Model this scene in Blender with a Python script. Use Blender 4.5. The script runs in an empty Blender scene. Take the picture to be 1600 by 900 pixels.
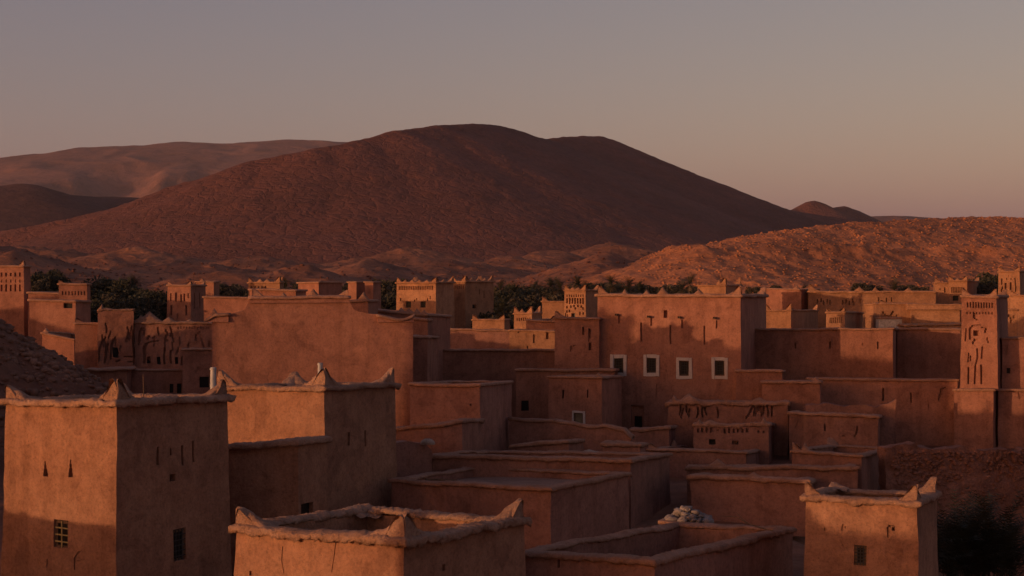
import bpy, math, random
import numpy as np
from mathutils import Vector

sc = bpy.context.scene
R_ = math.radians
# ------------------------------------------------------------------ camera
F = 2200.0          # focal length in pixels of a 1600 px wide picture
CZ = 12.6           # the photographer stands on a roof
HY = 425.0          # horizon row
cam = bpy.data.cameras.new('camera')
camo = bpy.data.objects.new('camera', cam)
sc.collection.objects.link(camo)
camo.location = (0, 0, CZ)
camo.rotation_euler = (R_(90), 0, 0)
cam.sensor_width = 36.0
cam.lens = 36.0 * F / 1600
cam.shift_y = -(450 - HY) / 1600
cam.clip_start = 0.5
cam.clip_end = 40000
sc.camera = camo

# ------------------------------------------------------------------ sky, sun, exposure
SUN_AZ = 55.0       # degrees left of straight behind the camera
SUN_EL = 5.0
w = bpy.data.worlds.new('World')
sc.world = w
w.use_nodes = True
nt = w.node_tree
bg = nt.nodes['Background']
sky = nt.nodes.new('ShaderNodeTexSky')
sky.sky_type = 'NISHITA'
sky.sun_disc = False
sky.sun_elevation = R_(SUN_EL)
sky.sun_rotation = R_(180 + SUN_AZ)
sky.air_density = 1.0
sky.dust_density = 2.2
sky.ozone_density = 1.0
tint = nt.nodes.new('ShaderNodeMix')
tint.data_type = 'RGBA'
tint.blend_type = 'MULTIPLY'
tint.inputs[0].default_value = 1.0
tint.inputs[7].default_value = (1.13, 0.70, 0.46, 1)     # dust-laden evening air
nt.links.new(sky.outputs[0], tint.inputs[6])
veil = nt.nodes.new('ShaderNodeMix')
veil.data_type = 'RGBA'
veil.blend_type = 'ADD'
veil.inputs[0].default_value = 1.0
veil.inputs[7].default_value = (0.0, 0.14, 0.71, 1)      # thin mauve veil of dust over the whole sky
nt.links.new(tint.outputs[2], veil.inputs[6])
nt.links.new(veil.outputs[2], bg.inputs[0])
bg.inputs[1].default_value = 0.147

sun = bpy.data.lights.new('sun', 'SUN')
sun.energy = 2.1
sun.angle = R_(0.5)
sun.color = (1.0, 0.56, 0.30)
suno = bpy.data.objects.new('sun', sun)
sc.collection.objects.link(suno)
sdir = Vector((-math.sin(R_(SUN_AZ)) * math.cos(R_(SUN_EL)), -math.cos(R_(SUN_AZ)) * math.cos(R_(SUN_EL)), math.sin(R_(SUN_EL))))
suno.rotation_euler = sdir.to_track_quat('Z', 'Y').to_euler()
suno.location = (-40, -30, 40)

sc.view_settings.view_transform = 'Standard'
sc.view_settings.look = 'None'
sc.view_settings.gamma = 1.0
sc.view_settings.exposure = 0.0
sc.cycles.max_bounces = 6
sc.cycles.diffuse_bounces = 3

# ------------------------------------------------------------------ helpers
rng = np.random.default_rng(7)
random.seed(7)
COL = sc.collection


def at(px, py, Y):
    return np.array([(px - 800) / F * Y, Y, CZ - (py - HY) / F * Y])


def _hash(ix, iy, iz, seed):
    h = (ix * 374761393 + iy * 668265263 + iz * 2147483647 + seed * 1274126177) & 0xFFFFFFFF
    h = ((h ^ (h >> 13)) * 1274126177) & 0xFFFFFFFF
    h = (h ^ (h >> 16)) & 0xFFFFFF
    return h.astype(np.float64) / 0xFFFFFF


def vnoise(p, seed=0):
    p = np.asarray(p, dtype=np.float64)
    i = np.floor(p).astype(np.int64)
    f = p - i
    f = f * f * (3 - 2 * f)
    out = 0
    for dx in (0, 1):
        wx = f[..., 0] if dx else 1 - f[..., 0]
        for dy in (0, 1):
            wy = f[..., 1] if dy else 1 - f[..., 1]
            for dz in (0, 1):
                wz = f[..., 2] if dz else 1 - f[..., 2]
                out = out + wx * wy * wz * _hash(i[..., 0] + dx, i[..., 1] + dy, i[..., 2] + dz, seed)
    return out


def fbm(p, seed=0, oct=4, gain=0.5):
    p = np.asarray(p, dtype=np.float64)
    a, s, n = 1.0, 0.0, 0.0
    for k in range(oct):
        s = s + a * (vnoise(p * (2.03 ** k), seed + k * 17) - 0.5)
        n += a
        a *= gain
    return s / n * 2


def ridged(p, seed=0, oct=4, gain=0.55):
    p = np.asarray(p, dtype=np.float64)
    a, s, n = 1.0, 0.0, 0.0
    for k in range(oct):
        s = s + a * (1 - np.abs(vnoise(p * (2.1 ** k), seed + k * 13) - 0.5) * 2)
        n += a
        a *= gain
    return s / n


def vdisp(p, scale, amp, seed=0, oct=2):
    q = p / scale
    return np.stack([fbm(q, seed, oct), fbm(q, seed + 101, oct), fbm(q, seed + 202, oct)], -1) * amp


def link(name, mesh, parent=None):
    o = bpy.data.objects.new(name, mesh)
    COL.objects.link(o)
    if parent is not None:
        o.parent = parent
    return o


def mesh_from(name, verts, faces, mat, smooth=False):
    m = bpy.data.meshes.new(name)
    verts = np.asarray(verts, dtype=np.float32)
    if isinstance(faces, np.ndarray):
        nf, k = faces.shape
        m.vertices.add(len(verts))
        m.vertices.foreach_set('co', verts.ravel())
        m.loops.add(nf * k)
        m.loops.foreach_set('vertex_index', faces.astype(np.int32).ravel())
        m.polygons.add(nf)
        m.polygons.foreach_set('loop_start', np.arange(0, nf * k, k, dtype=np.int32))
        m.update(calc_edges=True)
        m.validate()
    else:
        m.from_pydata([tuple(map(float, v)) for v in verts], [], [tuple(int(i) for i in f) for f in faces])
        m.update()
    if smooth:
        m.polygons.foreach_set('use_smooth', np.ones(len(m.polygons), dtype=bool))
    if mat is not None:
        m.materials.append(MAT[mat])
    return m


def obj(name, verts, faces, mat, parent=None, origin=None, smooth=False):
    v = np.asarray(verts, dtype=np.float64)
    if origin is not None:
        v = v - np.asarray(origin)
    return link(name, mesh_from(name, v, faces, mat, smooth), parent)


def tag(o, label, cat, group=None):
    o['label'] = label
    o['category'] = cat
    if group:
        o['group'] = group
    return o


def empty(name, loc):
    o = bpy.data.objects.new(name, None)
    COL.objects.link(o)
    o.location = tuple(float(c) for c in loc)
    o.empty_display_size = 0.5
    return o


class MB:
    def __init__(s):
        s.v, s.f = [], []

    def box(s, c, ax, ay, az):          # centre and three half-axis vectors
        c, ax, ay, az = map(np.asarray, (c, ax, ay, az))
        b = len(s.v)
        for k in range(8):
            s.v.append(c + ax * (1 if k & 1 else -1) + ay * (1 if k & 2 else -1) + az * (1 if k & 4 else -1))
        for q in ((0, 2, 3, 1), (4, 5, 7, 6), (0, 1, 5, 4), (2, 6, 7, 3), (0, 4, 6, 2), (1, 3, 7, 5)):
            s.f.append([b + i for i in q])

    def tube(s, pts, rads, n=7, cap=True):
        pts = [np.asarray(p, float) for p in pts]
        b = len(s.v)
        for i, p in enumerate(pts):
            d = pts[min(i + 1, len(pts) - 1)] - pts[max(i - 1, 0)]
            d = d / (np.linalg.norm(d) + 1e-9)
            a = np.cross(d, (0.3, 0.9, 0.2)); a /= np.linalg.norm(a) + 1e-9
            c = np.cross(d, a)
            for k in range(n):
                t = 2 * math.pi * k / n
                s.v.append(p + (a * math.cos(t) + c * math.sin(t)) * rads[i])
        for i in range(len(pts) - 1):
            for k in range(n):
                k2 = (k + 1) % n
                s.f.append([b + i * n + k, b + i * n + k2, b + (i + 1) * n + k2, b + (i + 1) * n + k])
        if cap:
            s.f.append([b + k for k in range(n)][::-1])
            s.f.append([b + (len(pts) - 1) * n + k for k in range(n)])

    def build(s, name, mat, parent=None, origin=None, smooth=False):
        return obj(name, np.array(s.v), s.f, mat, parent, origin, smooth)


# ------------------------------------------------------------------ materials
MAT = {}


def new_mat(name, rough=0.95):
    m = bpy.data.materials.new(name)
    m.use_nodes = True
    n = m.node_tree.nodes
    b = n['Principled BSDF']
    b.inputs['Roughness'].default_value = rough
    b.inputs['Specular IOR Level'].default_value = 0.15
    MAT[name] = m
    return m, m.node_tree, b


def noise_node(t, scale, detail=6, rough=0.6, vec=None, dist=0.0):
    n = t.nodes.new('ShaderNodeTexNoise')
    n.inputs['Scale'].default_value = scale
    n.inputs['Detail'].default_value = detail
    n.inputs['Roughness'].default_value = rough
    n.inputs['Distortion'].default_value = dist
    if vec is not None:
        t.links.new(vec, n.inputs['Vector'])
    return n


def ramp(t, src, stops):
    r = t.nodes.new('ShaderNodeValToRGB')
    els = r.color_ramp.elements
    while len(els) < len(stops):
        els.new(0.5)
    for e, (p, c) in zip(els, stops):
        e.position = p
        e.color = (*c, 1) if len(c) == 3 else c
    t.links.new(src, r.inputs[0])
    return r


def mixc(t, mode, fac, a, b):
    n = t.nodes.new('ShaderNodeMix')
    n.data_type = 'RGBA'
    n.blend_type = mode
    if isinstance(fac, (int, float)):
        n.inputs[0].default_value = fac
    else:
        t.links.new(fac, n.inputs[0])
    for idx, x in ((6, a), (7, b)):
        if isinstance(x, tuple):
            n.inputs[idx].default_value = (*x, 1)
        else:
            t.links.new(x, n.inputs[idx])
    return n.outputs[2]


def earth(name, c0, c1, c2, big=0.25, mid=1.6, fine=14.0, bump=0.5, bdist=0.06, streak=0.5, ridge=0.0, rdist=0.0, cells=False):
    m, t, b = new_mat(name)
    g = t.nodes.new('ShaderNodeNewGeometry')
    pos = g.outputs['Position']
    n1 = noise_node(t, big, 5, 0.6, pos)
    n2 = noise_node(t, mid, 8, 0.65, pos)
    n3 = noise_node(t, fine, 6, 0.7, pos)
    col = ramp(t, n1.outputs[0], [(0.3, c0), (0.52, c1), (0.74, c2)]).outputs[0]
    v2 = ramp(t, n2.outputs[0], [(0.28, (0.72, 0.70, 0.68)), (0.55, (1, 1, 1)), (0.8, (1.16, 1.15, 1.12))]).outputs[0]
    col = mixc(t, 'MULTIPLY', 0.8, col, v2)
    v3 = ramp(t, n3.outputs[0], [(0.3, (0.6, 0.58, 0.56)), (0.5, (1, 1, 1)), (0.75, (1.25, 1.22, 1.16))]).outputs[0]
    col = mixc(t, 'MULTIPLY', 0.75, col, v3)
    if streak:
        mp = t.nodes.new('ShaderNodeMapping')
        mp.inputs['Scale'].default_value = (1.6, 1.6, 0.12)
        t.links.new(pos, mp.inputs['Vector'])
        ns = noise_node(t, 1.0, 6, 0.65, mp.outputs[0])
        vs = ramp(t, ns.outputs[0], [(0.33, (0.66, 0.64, 0.62)), (0.52, (1, 1, 1)), (0.8, (1.08, 1.07, 1.05))]).outputs[0]
        col = mixc(t, 'MULTIPLY', streak, col, vs)
    if streak:
        # repair patches with a definite edge, and pits left by straw
        npz = noise_node(t, 0.55, 4, 0.55, pos, 0.8)
        vp = ramp(t, npz.outputs[0], [(0.40, (0.80, 0.79, 0.80)), (0.425, (1, 1, 1)), (0.60, (1, 1, 1)), (0.625, (1.13, 1.12, 1.09))]).outputs[0]
        col = mixc(t, 'MULTIPLY', 0.75, col, vp)
        npt = noise_node(t, 26.0, 3, 0.6, pos)
        vq = ramp(t, npt.outputs[0], [(0.30, (0.42, 0.40, 0.38)), (0.40, (1, 1, 1)), (0.64, (1, 1, 1)), (0.74, (1.4, 1.36, 1.25))]).outputs[0]
        col = mixc(t, 'MULTIPLY', 0.7, col, vq)
    oi = t.nodes.new('ShaderNodeObjectInfo')
    vr = ramp(t, oi.outputs['Random'], [(0.0, (0.9, 0.89, 0.88)), (1.0, (1.08, 1.08, 1.08))]).outputs[0]
    col = mixc(t, 'MULTIPLY', 1.0, col, vr)
    t.links.new(col, b.inputs['Base Color'])
    ma = t.nodes.new('ShaderNodeMath'); ma.operation = 'MULTIPLY'; ma.inputs[1].default_value = 0.35
    t.links.new(n3.outputs[0], ma.inputs[0])
    mb_ = t.nodes.new('ShaderNodeMath'); mb_.operation = 'ADD'
    t.links.new(n2.outputs[0], mb_.inputs[0]); t.links.new(ma.outputs[0], mb_.inputs[1])
    bp = t.nodes.new('ShaderNodeBump')
    bp.inputs['Strength'].default_value = bump
    bp.inputs['Distance'].default_value = bdist
    t.links.new(mb_.outputs[0], bp.inputs['Height'])
    nrm = bp.outputs[0]
    if ridge:
        # eroded gullies
        if cells:
            wn = noise_node(t, ridge * 0.5, 4, 0.6, pos)
            wv = t.nodes.new('ShaderNodeVectorMath'); wv.operation = 'MULTIPLY_ADD'
            wv.inputs[1].default_value = (26, 26, 26)
            t.links.new(wn.outputs[1], wv.inputs[0]); t.links.new(pos, wv.inputs[2])
            vor = t.nodes.new('ShaderNodeTexVoronoi')
            vor.feature = 'DISTANCE_TO_EDGE'
            vor.inputs['Scale'].default_value = ridge
            vor.inputs['Detail'].default_value = 2.0
            t.links.new(wv.outputs[0], vor.inputs['Vector'])
            nr = ramp(t, vor.outputs[0], [(0.0, (0, 0, 0)), (0.10, (0.55, 0.55, 0.55)), (0.35, (1, 1, 1))])
        else:
            nr = noise_node(t, ridge, 7, 0.6, pos, 0.6)
            nr.noise_type = 'RIDGED_MULTIFRACTAL'
            nr.normalize = True
        b2 = t.nodes.new('ShaderNodeBump')
        b2.inputs['Strength'].default_value = 1.0
        b2.inputs['Distance'].default_value = rdist
        t.links.new(nr.outputs[0], b2.inputs['Height'])
        t.links.new(nrm, b2.inputs['Normal'])
        nrm = b2.outputs[0]
    t.links.new(nrm, b.inputs['Normal'])
    return m


earth('ochre', (0.28, 0.134, 0.080), (0.36, 0.177, 0.104), (0.42, 0.218, 0.130), 0.35, 2.2, 9.0, 0.9, 0.10, 0.45)
earth('ochre_cap', (0.29, 0.157, 0.10), (0.39, 0.218, 0.14), (0.48, 0.285, 0.19), 1.2, 7.0, 16.0, 1.0, 0.13, 0.0)
earth('red', (0.275, 0.12, 0.078), (0.35, 0.153, 0.097), (0.41, 0.188, 0.118), 0.22, 1.5, 8.0, 0.55, 0.07, 0.5)
earth('red_cap', (0.28, 0.14, 0.085), (0.36, 0.185, 0.115), (0.42, 0.225, 0.15), 0.8, 3.5, 16.0, 0.9, 0.08, 0.0)
earth('rose', (0.255, 0.118, 0.082), (0.325, 0.152, 0.105), (0.38, 0.185, 0.128), 0.22, 1.4, 7.0, 0.55, 0.08, 0.5)
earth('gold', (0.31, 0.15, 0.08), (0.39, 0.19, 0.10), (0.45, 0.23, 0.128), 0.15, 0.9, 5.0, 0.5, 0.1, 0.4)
earth('rubblewall', (0.24, 0.108, 0.072), (0.34, 0.155, 0.104), (0.42, 0.20, 0.135), 0.5, 2.5, 10.0, 1.0, 0.15, 0.4)
earth('deck', (0.25, 0.14, 0.095), (0.32, 0.18, 0.12), (0.38, 0.225, 0.16), 0.4, 1.8, 9.0, 0.7, 0.06, 0.0)
earth('soil', (0.12, 0.050, 0.032), (0.24, 0.100, 0.056), (0.36, 0.155, 0.082), 0.02, 0.11, 0.7, 1.0, 0.9, 0.0, 0.12, 2.0)
earth('hillside', (0.15, 0.074, 0.048), (0.23, 0.112, 0.070), (0.32, 0.16, 0.10), 0.12, 0.7, 3.5, 1.0, 0.3, 0.0)
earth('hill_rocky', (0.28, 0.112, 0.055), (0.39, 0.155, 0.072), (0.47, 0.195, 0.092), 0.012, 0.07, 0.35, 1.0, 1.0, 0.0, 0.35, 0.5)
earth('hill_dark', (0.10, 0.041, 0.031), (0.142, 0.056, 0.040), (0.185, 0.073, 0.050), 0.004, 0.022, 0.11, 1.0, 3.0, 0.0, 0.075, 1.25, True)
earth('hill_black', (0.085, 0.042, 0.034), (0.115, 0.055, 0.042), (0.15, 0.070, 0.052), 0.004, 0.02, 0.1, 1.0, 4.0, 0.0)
earth('hill_far', (0.14, 0.070, 0.060), (0.20, 0.098, 0.079), (0.26, 0.13, 0.10), 0.0012, 0.006, 0.03, 1.0, 14.0, 0.0, 0.004, 40.0)
earth('stone', (0.25, 0.16, 0.11), (0.36, 0.25, 0.18), (0.46, 0.34, 0.26), 1.0, 4.0, 12.0, 0.8, 0.05, 0.0)
earth('palebag', (0.17, 0.125, 0.105), (0.26, 0.205, 0.178), (0.35, 0.29, 0.255), 2.0, 6.0, 20.0, 0.6, 0.03, 0.0)
earth('whitewash', (0.52, 0.42, 0.33), (0.62, 0.52, 0.42), (0.68, 0.58, 0.48), 0.6, 2.5, 10.0, 0.5, 0.04, 0.3)


def simple(name, c, rough=0.7, metal=0.0, var=0.3, scale=6.0):
    m, t, b = new_mat(name, rough)
    b.inputs['Metallic'].default_value = metal
    g = t.nodes.new('ShaderNodeNewGeometry')
    n = noise_node(t, scale, 5, 0.6, g.outputs['Position'])
    r = ramp(t, n.outputs[0], [(0.3, tuple(x * (1 - var) for x in c)), (0.7, tuple(x * (1 + var) for x in c))])
    t.links.new(r.outputs[0], b.inputs['Base Color'])
    return m


simple('wood', (0.13, 0.075, 0.045), 0.8)
simple('iron', (0.055, 0.05, 0.047), 0.6, 0.3)
simple('yellow_paint', (0.34, 0.25, 0.10), 0.6)
simple('void', (0.02, 0.016, 0.014), 0.35, 0.0, 0.3, 2.0)  # near-black backing of openings, the unlit interior put into its colour
simple('shutter', (0.20, 0.15, 0.09), 0.7)
simple('plaster_white', (0.52, 0.42, 0.35), 0.9, 0.0, 0.12, 5.0)
simple('pipe', (0.36, 0.34, 0.33), 0.5, 0.2, 0.25)
simple('trunk', (0.12, 0.08, 0.055), 0.9, 0.0, 0.4, 8.0)


def leafmat(name, c):
    m, t, b = new_mat(name, 0.7)
    g = t.nodes.new('ShaderNodeNewGeometry')
    n = noise_node(t, 0.9, 4, 0.6, g.outputs['Position'])
    r = ramp(t, n.outputs[0], [(0.3, tuple(x * 0.6 for x in c)), (0.7, tuple(x * 1.4 for x in c))])
    t.links.new(r.outputs[0], b.inputs['Base Color'])
    return m


leafmat('palm_leaf', (0.048, 0.044, 0.024))
leafmat('palm_dry', (0.18, 0.115, 0.06))
leafmat('olive_leaf', (0.042, 0.040, 0.025))
leafmat('tamarisk_leaf', (0.070, 0.056, 0.036))
leafmat('bush_leaf', (0.036, 0.034, 0.022))

# ------------------------------------------------------------------ terrain


def ground_base(x, y):
    """the plain: flat under the village, rising gently to the hills"""
    t = np.clip((y - 300) / 900, 0, 1)
    z = 16 * t ** 1.1 + np.clip(y - 1200, 0, 1e5) * 0.004
    return z


MOUNDS = [  # px, sil y, Y, radius x, radius y, power
    (945, 394, 560, 62, 120, 1.3), (575, 402, 640, 60, 110, 1.4), (700, 403, 760, 90, 120, 1.3), (795, 398, 900, 80, 110, 1.4),
    (860, 388, 1020, 80, 100, 1.3), (1050, 388, 860, 55, 90, 1.4), (1060, 404, 640, 40, 80, 1.3), (470, 412, 560, 60, 70, 1.4),
    (300, 408, 700, 120, 90, 1.5), (150, 402, 760, 110, 100, 1.5), (215, 385, 980, 120, 120, 1.4), (60, 380, 1020, 140, 120, 1.4),
    (400, 398, 880, 110, 90, 1.5), (640, 385, 1060, 130, 110, 1.5), (960, 375, 1180, 120, 120, 1.4), (1090, 378, 1150, 90, 110, 1.4),
    (20, 392, 560, 60, 80, 1.3), (-40, 372, 640, 90, 110, 1.2), (345, 418, 480, 70, 45, 1.6), (90, 416, 470, 60, 45, 1.5)]


def ground_z(x, y):
    z = ground_base(x, y)
    p = np.stack([x, y, np.zeros_like(x)], -1)
    far = np.clip((y - 330) / 300, 0, 1)
    z = z + far * (fbm(p / 120, 3, 4) * 5.5 + fbm(p / np.array([160, 34, 1.0]), 9, 4) * 3.0 + (ridged(p / 60, 15, 4) - 0.5) * 3.2 + fbm(p / 14, 5, 3) * 1.5 + fbm(p / 5, 6, 2) * 0.5)
    z = np.array(z, dtype=np.float64)
    gb = ground_base(x, y)
    for (px, py, Y, rx, ry, pw) in MOUNDS:
        q = at(px, py, Y)
        m = (np.abs(x - q[0]) < rx * 1.5) & (np.abs(y - Y) < ry * 1.5)
        if not m.any():
            continue
        h = q[2] - ground_base(np.array(0.0), np.array(float(Y)))
        xm, ym, pm = x[m], y[m], p[m]
        wob = 1 + 0.28 * fbm(pm / (rx * 0.7), int(px) + 50, 3)
        d = np.sqrt(((xm - q[0]) / rx) ** 2 + ((ym - Y) / ry) ** 2) * wob
        bump = np.clip(h, 2, 99) * np.clip(1 - d, 0, 1) ** pw
        z[m] = np.maximum(z[m], gb[m] + bump * (0.86 + 0.34 * (ridged(pm / 26, 78, 4) - 0.35)))
    rg = far * np.clip((1500 - y) / 200, 0, 1)
    m = rg > 0
    if m.any():
        pm = p[m]
        z[m] += rg[m] * (fbm(pm / 9, 77, 3) * 1.1 + fbm(pm / 4, 79, 2) * 0.9)
    z = z + 0.12 * fbm(p / 2.5, 21, 3) * np.clip((y - 20) / 30, 0, 1)
    z = z - 7.5 * np.clip(1.15 - np.sqrt(((x - 27) / 13.0) ** 2 + ((y - 71) / 13.0) ** 2), 0, 1) ** 1.2     # gully right of the small tower
    # hill spur on the left of the village, and an unseen mound added for shade
    d = np.sqrt(((x + 51) / 27.0) ** 2 + ((y - 104) / 25.0) ** 2)
    sp = 17 * np.clip(1 - d, 0, 1) ** 1.05
    z = z + np.where(sp > 0, sp - 0.3, 0) + 18 * np.clip(1 - np.sqrt(((x + 132) / 46.0) ** 2 + ((y - 150) / 46.0) ** 2), 0, 1) ** 0.8 + np.clip(sp, 0, 1) * (fbm(p / 2.6, 31, 4) * 0.8 + fbm(p / 0.9, 35, 2) * 0.25)  # the second mound is out of view, added to shade the far left towers
    return z


def grid_obj(name, xs, ys, zf, mat, kind='structure'):
    X, Y = np.meshgrid(xs, ys)
    Z = zf(X, Y)
    v = np.stack([X, Y, Z], -1).reshape(-1, 3)
    ny, nx = X.shape
    i = (np.arange(ny - 1)[:, None] * nx + np.arange(nx - 1)[None]).ravel()
    f = np.stack([i, i + 1, i + 1 + nx, i + nx], -1)
    o = obj(name, v, f, mat, smooth=True)
    o['kind'] = kind
    return o


# ground sheet: fine near the village and the hills' feet, coarse to the horizon
def gsheet():
    # fan-shaped grid: rows at geometric distances, columns spread with the distance
    rows = np.concatenate([np.linspace(-60, 18, 8), np.arange(20, 62, 2.0), np.arange(62, 140, 0.9), np.arange(140, 330, 5), np.arange(330, 1400, 4.0), np.geomspace(1410, 14000, 40)])
    cols = np.concatenate([np.linspace(-1.0, -0.62, 8), np.linspace(-0.6, 0.6, 360), np.linspace(0.62, 1.0, 8)])
    Y, C = np.meshgrid(rows, cols, indexing='ij')
    X = C * np.maximum(Y, 0) * 0.75 + C * 60
    Z = ground_z(X, Y)
    v = np.stack([X, Y, Z], -1).reshape(-1, 3)
    ny, nx = X.shape
    i = (np.arange(ny - 1)[:, None] * nx + np.arange(nx - 1)[None]).ravel()
    f = np.stack([i, i + 1, i + 1 + nx, i + nx], -1)
    o = obj('ground', v, f, 'soil', smooth=True)
    o['kind'] = 'structure'


gsheet()


def ridge_hill(name, pts, mat, k, step, shape_p=1.25, round_r=0.12, gully=0.06, gscale=90, seed=1, micro=0.0, extra=None, pad=1.15, wamp=0.05):
    """hill from a crest line [(px, silhouette row, distance)], flanks of slope 1/k"""
    P = np.array([at(*q) for q in pts])
    g0 = ground_base(P[:, 0], P[:, 1]) - 8
    Hm = (P[:, 2] - g0).max()
    W = Hm * k * pad
    xs = np.arange(P[:, 0].min() - W, P[:, 0].max() + W, step)
    ys = np.arange(P[:, 1].min() - W, P[:, 1].max() + W * 0.6, step)
    X, Y = np.meshgrid(xs, ys)
    p = np.stack([X, Y, 0 * X], -1)
    wx = fbm(p / (Hm * 1.6), seed + 5, 3) * Hm * wamp
    wy = fbm(p / (Hm * 1.6), seed + 6, 3) * Hm * wamp
    XX, YY = X + wx, Y + wy
    best = np.full(X.shape, -1e9)
    for a, b, ga, gb in zip(P[:-1], P[1:], g0[:-1], g0[1:]):
        d = b[:2] - a[:2]
        L2 = (d ** 2).sum()
        t = np.clip(((XX - a[0]) * d[0] + (YY - a[1]) * d[1]) / L2, 0, 1)
        dist = np.hypot(XX - a[0] - t * d[0], YY - a[1] - t * d[1])
        H = (a[2] - ga) + t * ((b[2] - gb) - (a[2] - ga))
        rr = round_r * Hm * k
        dd = (np.sqrt(dist ** 2 + rr ** 2) - rr)
        u = np.clip(1 - dd / (np.maximum(H, 1) * k), 0, 1)
        best = np.maximum(best, H * u ** shape_p)
    rel = np.clip(best / Hm, 0, 1)
    gl = ridged(np.stack([X, Y, best * 0.3], -1) / gscale, seed, 5)
    best = best - gully * Hm * (1 - gl) * np.clip(rel * 5, 0, 1) * (1 - 0.65 * rel)
    if micro:
        best = best + micro * fbm(p / (step * 2.5), seed + 9, 3) * np.clip(rel * 8, 0, 1)
    Z = ground_base(X, Y) - 8 + best
    if extra is not None:
        Z = extra(X, Y, Z)
    v = np.stack([X, Y, Z], -1).reshape(-1, 3)
    ny, nx = X.shape
    keep = (best > 0.3)
    i = (np.arange(ny - 1)[:, None] * nx + np.arange(nx - 1)[None])
    kk = keep[:-1, :-1] | keep[1:, :-1] | keep[:-1, 1:] | keep[1:, 1:]
    i = i[kk]
    f = np.stack([i, i + 1, i + 1 + nx, i + nx], -1)
    used = np.unique(f)
    remap = np.full(len(v), -1); remap[used] = np.arange(len(used))
    o = obj(name, v[used], remap[f], mat, smooth=True)
    o['kind'] = 'structure'
    return X, Y, Z


def hill_extra(X, Y, Z):
    p = np.stack([X, Y, 0 * X], -1)
    rel = np.clip((Z - ground_base(X, Y)) / 60, 0, 1)
    q = p / np.array([15.0, 34.0, 1.0]) + np.stack([fbm(p / 90, 71, 2), fbm(p / 90, 72, 2), 0 * X], -1) * 0.8
    return Z + rel * ((ridged(q, 73, 4) - 0.55) * 1.7 + fbm(p / 9, 75, 3) * 0.6)


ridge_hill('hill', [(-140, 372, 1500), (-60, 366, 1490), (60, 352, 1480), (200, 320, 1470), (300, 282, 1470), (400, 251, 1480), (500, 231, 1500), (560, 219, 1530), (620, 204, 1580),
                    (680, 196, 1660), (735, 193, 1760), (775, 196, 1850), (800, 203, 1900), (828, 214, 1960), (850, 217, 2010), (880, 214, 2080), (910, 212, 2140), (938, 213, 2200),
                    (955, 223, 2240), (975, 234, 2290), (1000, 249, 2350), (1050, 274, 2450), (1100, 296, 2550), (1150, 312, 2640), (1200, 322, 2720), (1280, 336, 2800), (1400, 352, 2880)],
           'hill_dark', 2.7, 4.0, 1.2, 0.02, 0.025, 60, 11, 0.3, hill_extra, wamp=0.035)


def rocky_extra(X, Y, Z):
    p = np.stack([X, Y, 0 * X], -1)
    # a broken scarp running across the slope
    band = np.exp(-((Z - (19 + 4 * fbm(p / 60, 5, 3))) / 2.2) ** 2)
    return Z + band * (ridged(p / 16, 8, 4) - 0.35) * 6.0 + (ridged(p / 18, 42, 3) - 0.5) * 1.2 + fbm(p / 4, 41, 3) * 0.6 + fbm(p / 2.6, 44, 2) * 0.65


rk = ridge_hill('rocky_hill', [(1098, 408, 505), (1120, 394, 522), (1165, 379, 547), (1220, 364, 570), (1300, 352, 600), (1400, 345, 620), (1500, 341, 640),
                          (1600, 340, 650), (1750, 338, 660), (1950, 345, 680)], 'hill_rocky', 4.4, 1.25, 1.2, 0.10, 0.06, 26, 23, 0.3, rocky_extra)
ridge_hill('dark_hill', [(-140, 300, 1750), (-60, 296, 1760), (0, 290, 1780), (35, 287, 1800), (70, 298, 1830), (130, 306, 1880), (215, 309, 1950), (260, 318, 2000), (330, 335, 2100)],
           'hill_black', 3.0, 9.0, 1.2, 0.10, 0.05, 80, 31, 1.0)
def far_extra(X, Y, Z):
    p = np.stack([X, Y, 0 * X], -1)
    rel = np.clip(Z / 300, 0, 1) * np.clip((6000 + (X / Y * F + 800) * 1.0 - Y) / 600, 0.0, 1)
    return Z - rel * np.clip(60 + fbm(p / np.array([420, 800, 1.0]), 91, 4) * 330 + (0.62 - ridged(p / 330, 93, 4)) * 260, 0, 260)


ridge_hill('far_ridge', [(-400, 262, 6300), (-200, 255, 6500), (0, 245, 6700), (60, 238, 6750), (140, 229, 6800), (220, 225, 6900), (285, 219, 7000), (360, 222, 7050),
                         (440, 217, 7150), (500, 219, 7200), (560, 222, 7300), (640, 238, 7400)], 'hill_far', 4.6, 24.0, 1.1, 0.03, 0.12, 800, 43, 3.0, far_extra, wamp=0.02)
ridge_hill('far_butte', [(1150, 330, 3300), (1200, 325, 3350), (1240, 326, 3400), (1258, 321, 3425), (1266, 314, 3435), (1275, 313, 3445), (1284, 318, 3460), (1298, 325, 3500), (1320, 321, 3550),
                         (1335, 326, 3600), (1368, 343, 3700), (1420, 356, 3800)], 'hill_dark', 2.2, 12.0, 1.15, 0.02, 0.06, 140, 53, 1.5)
ridge_hill('far_plateau', [(1250, 350, 6000), (1340, 339, 6100), (1400, 336, 6150), (1450, 339, 6200), (1520, 348, 6250), (1600, 352, 6300)], 'hill_far', 3.4, 30.0, 1.2, 0.03, 0.1, 300, 63, 2.0)


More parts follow.
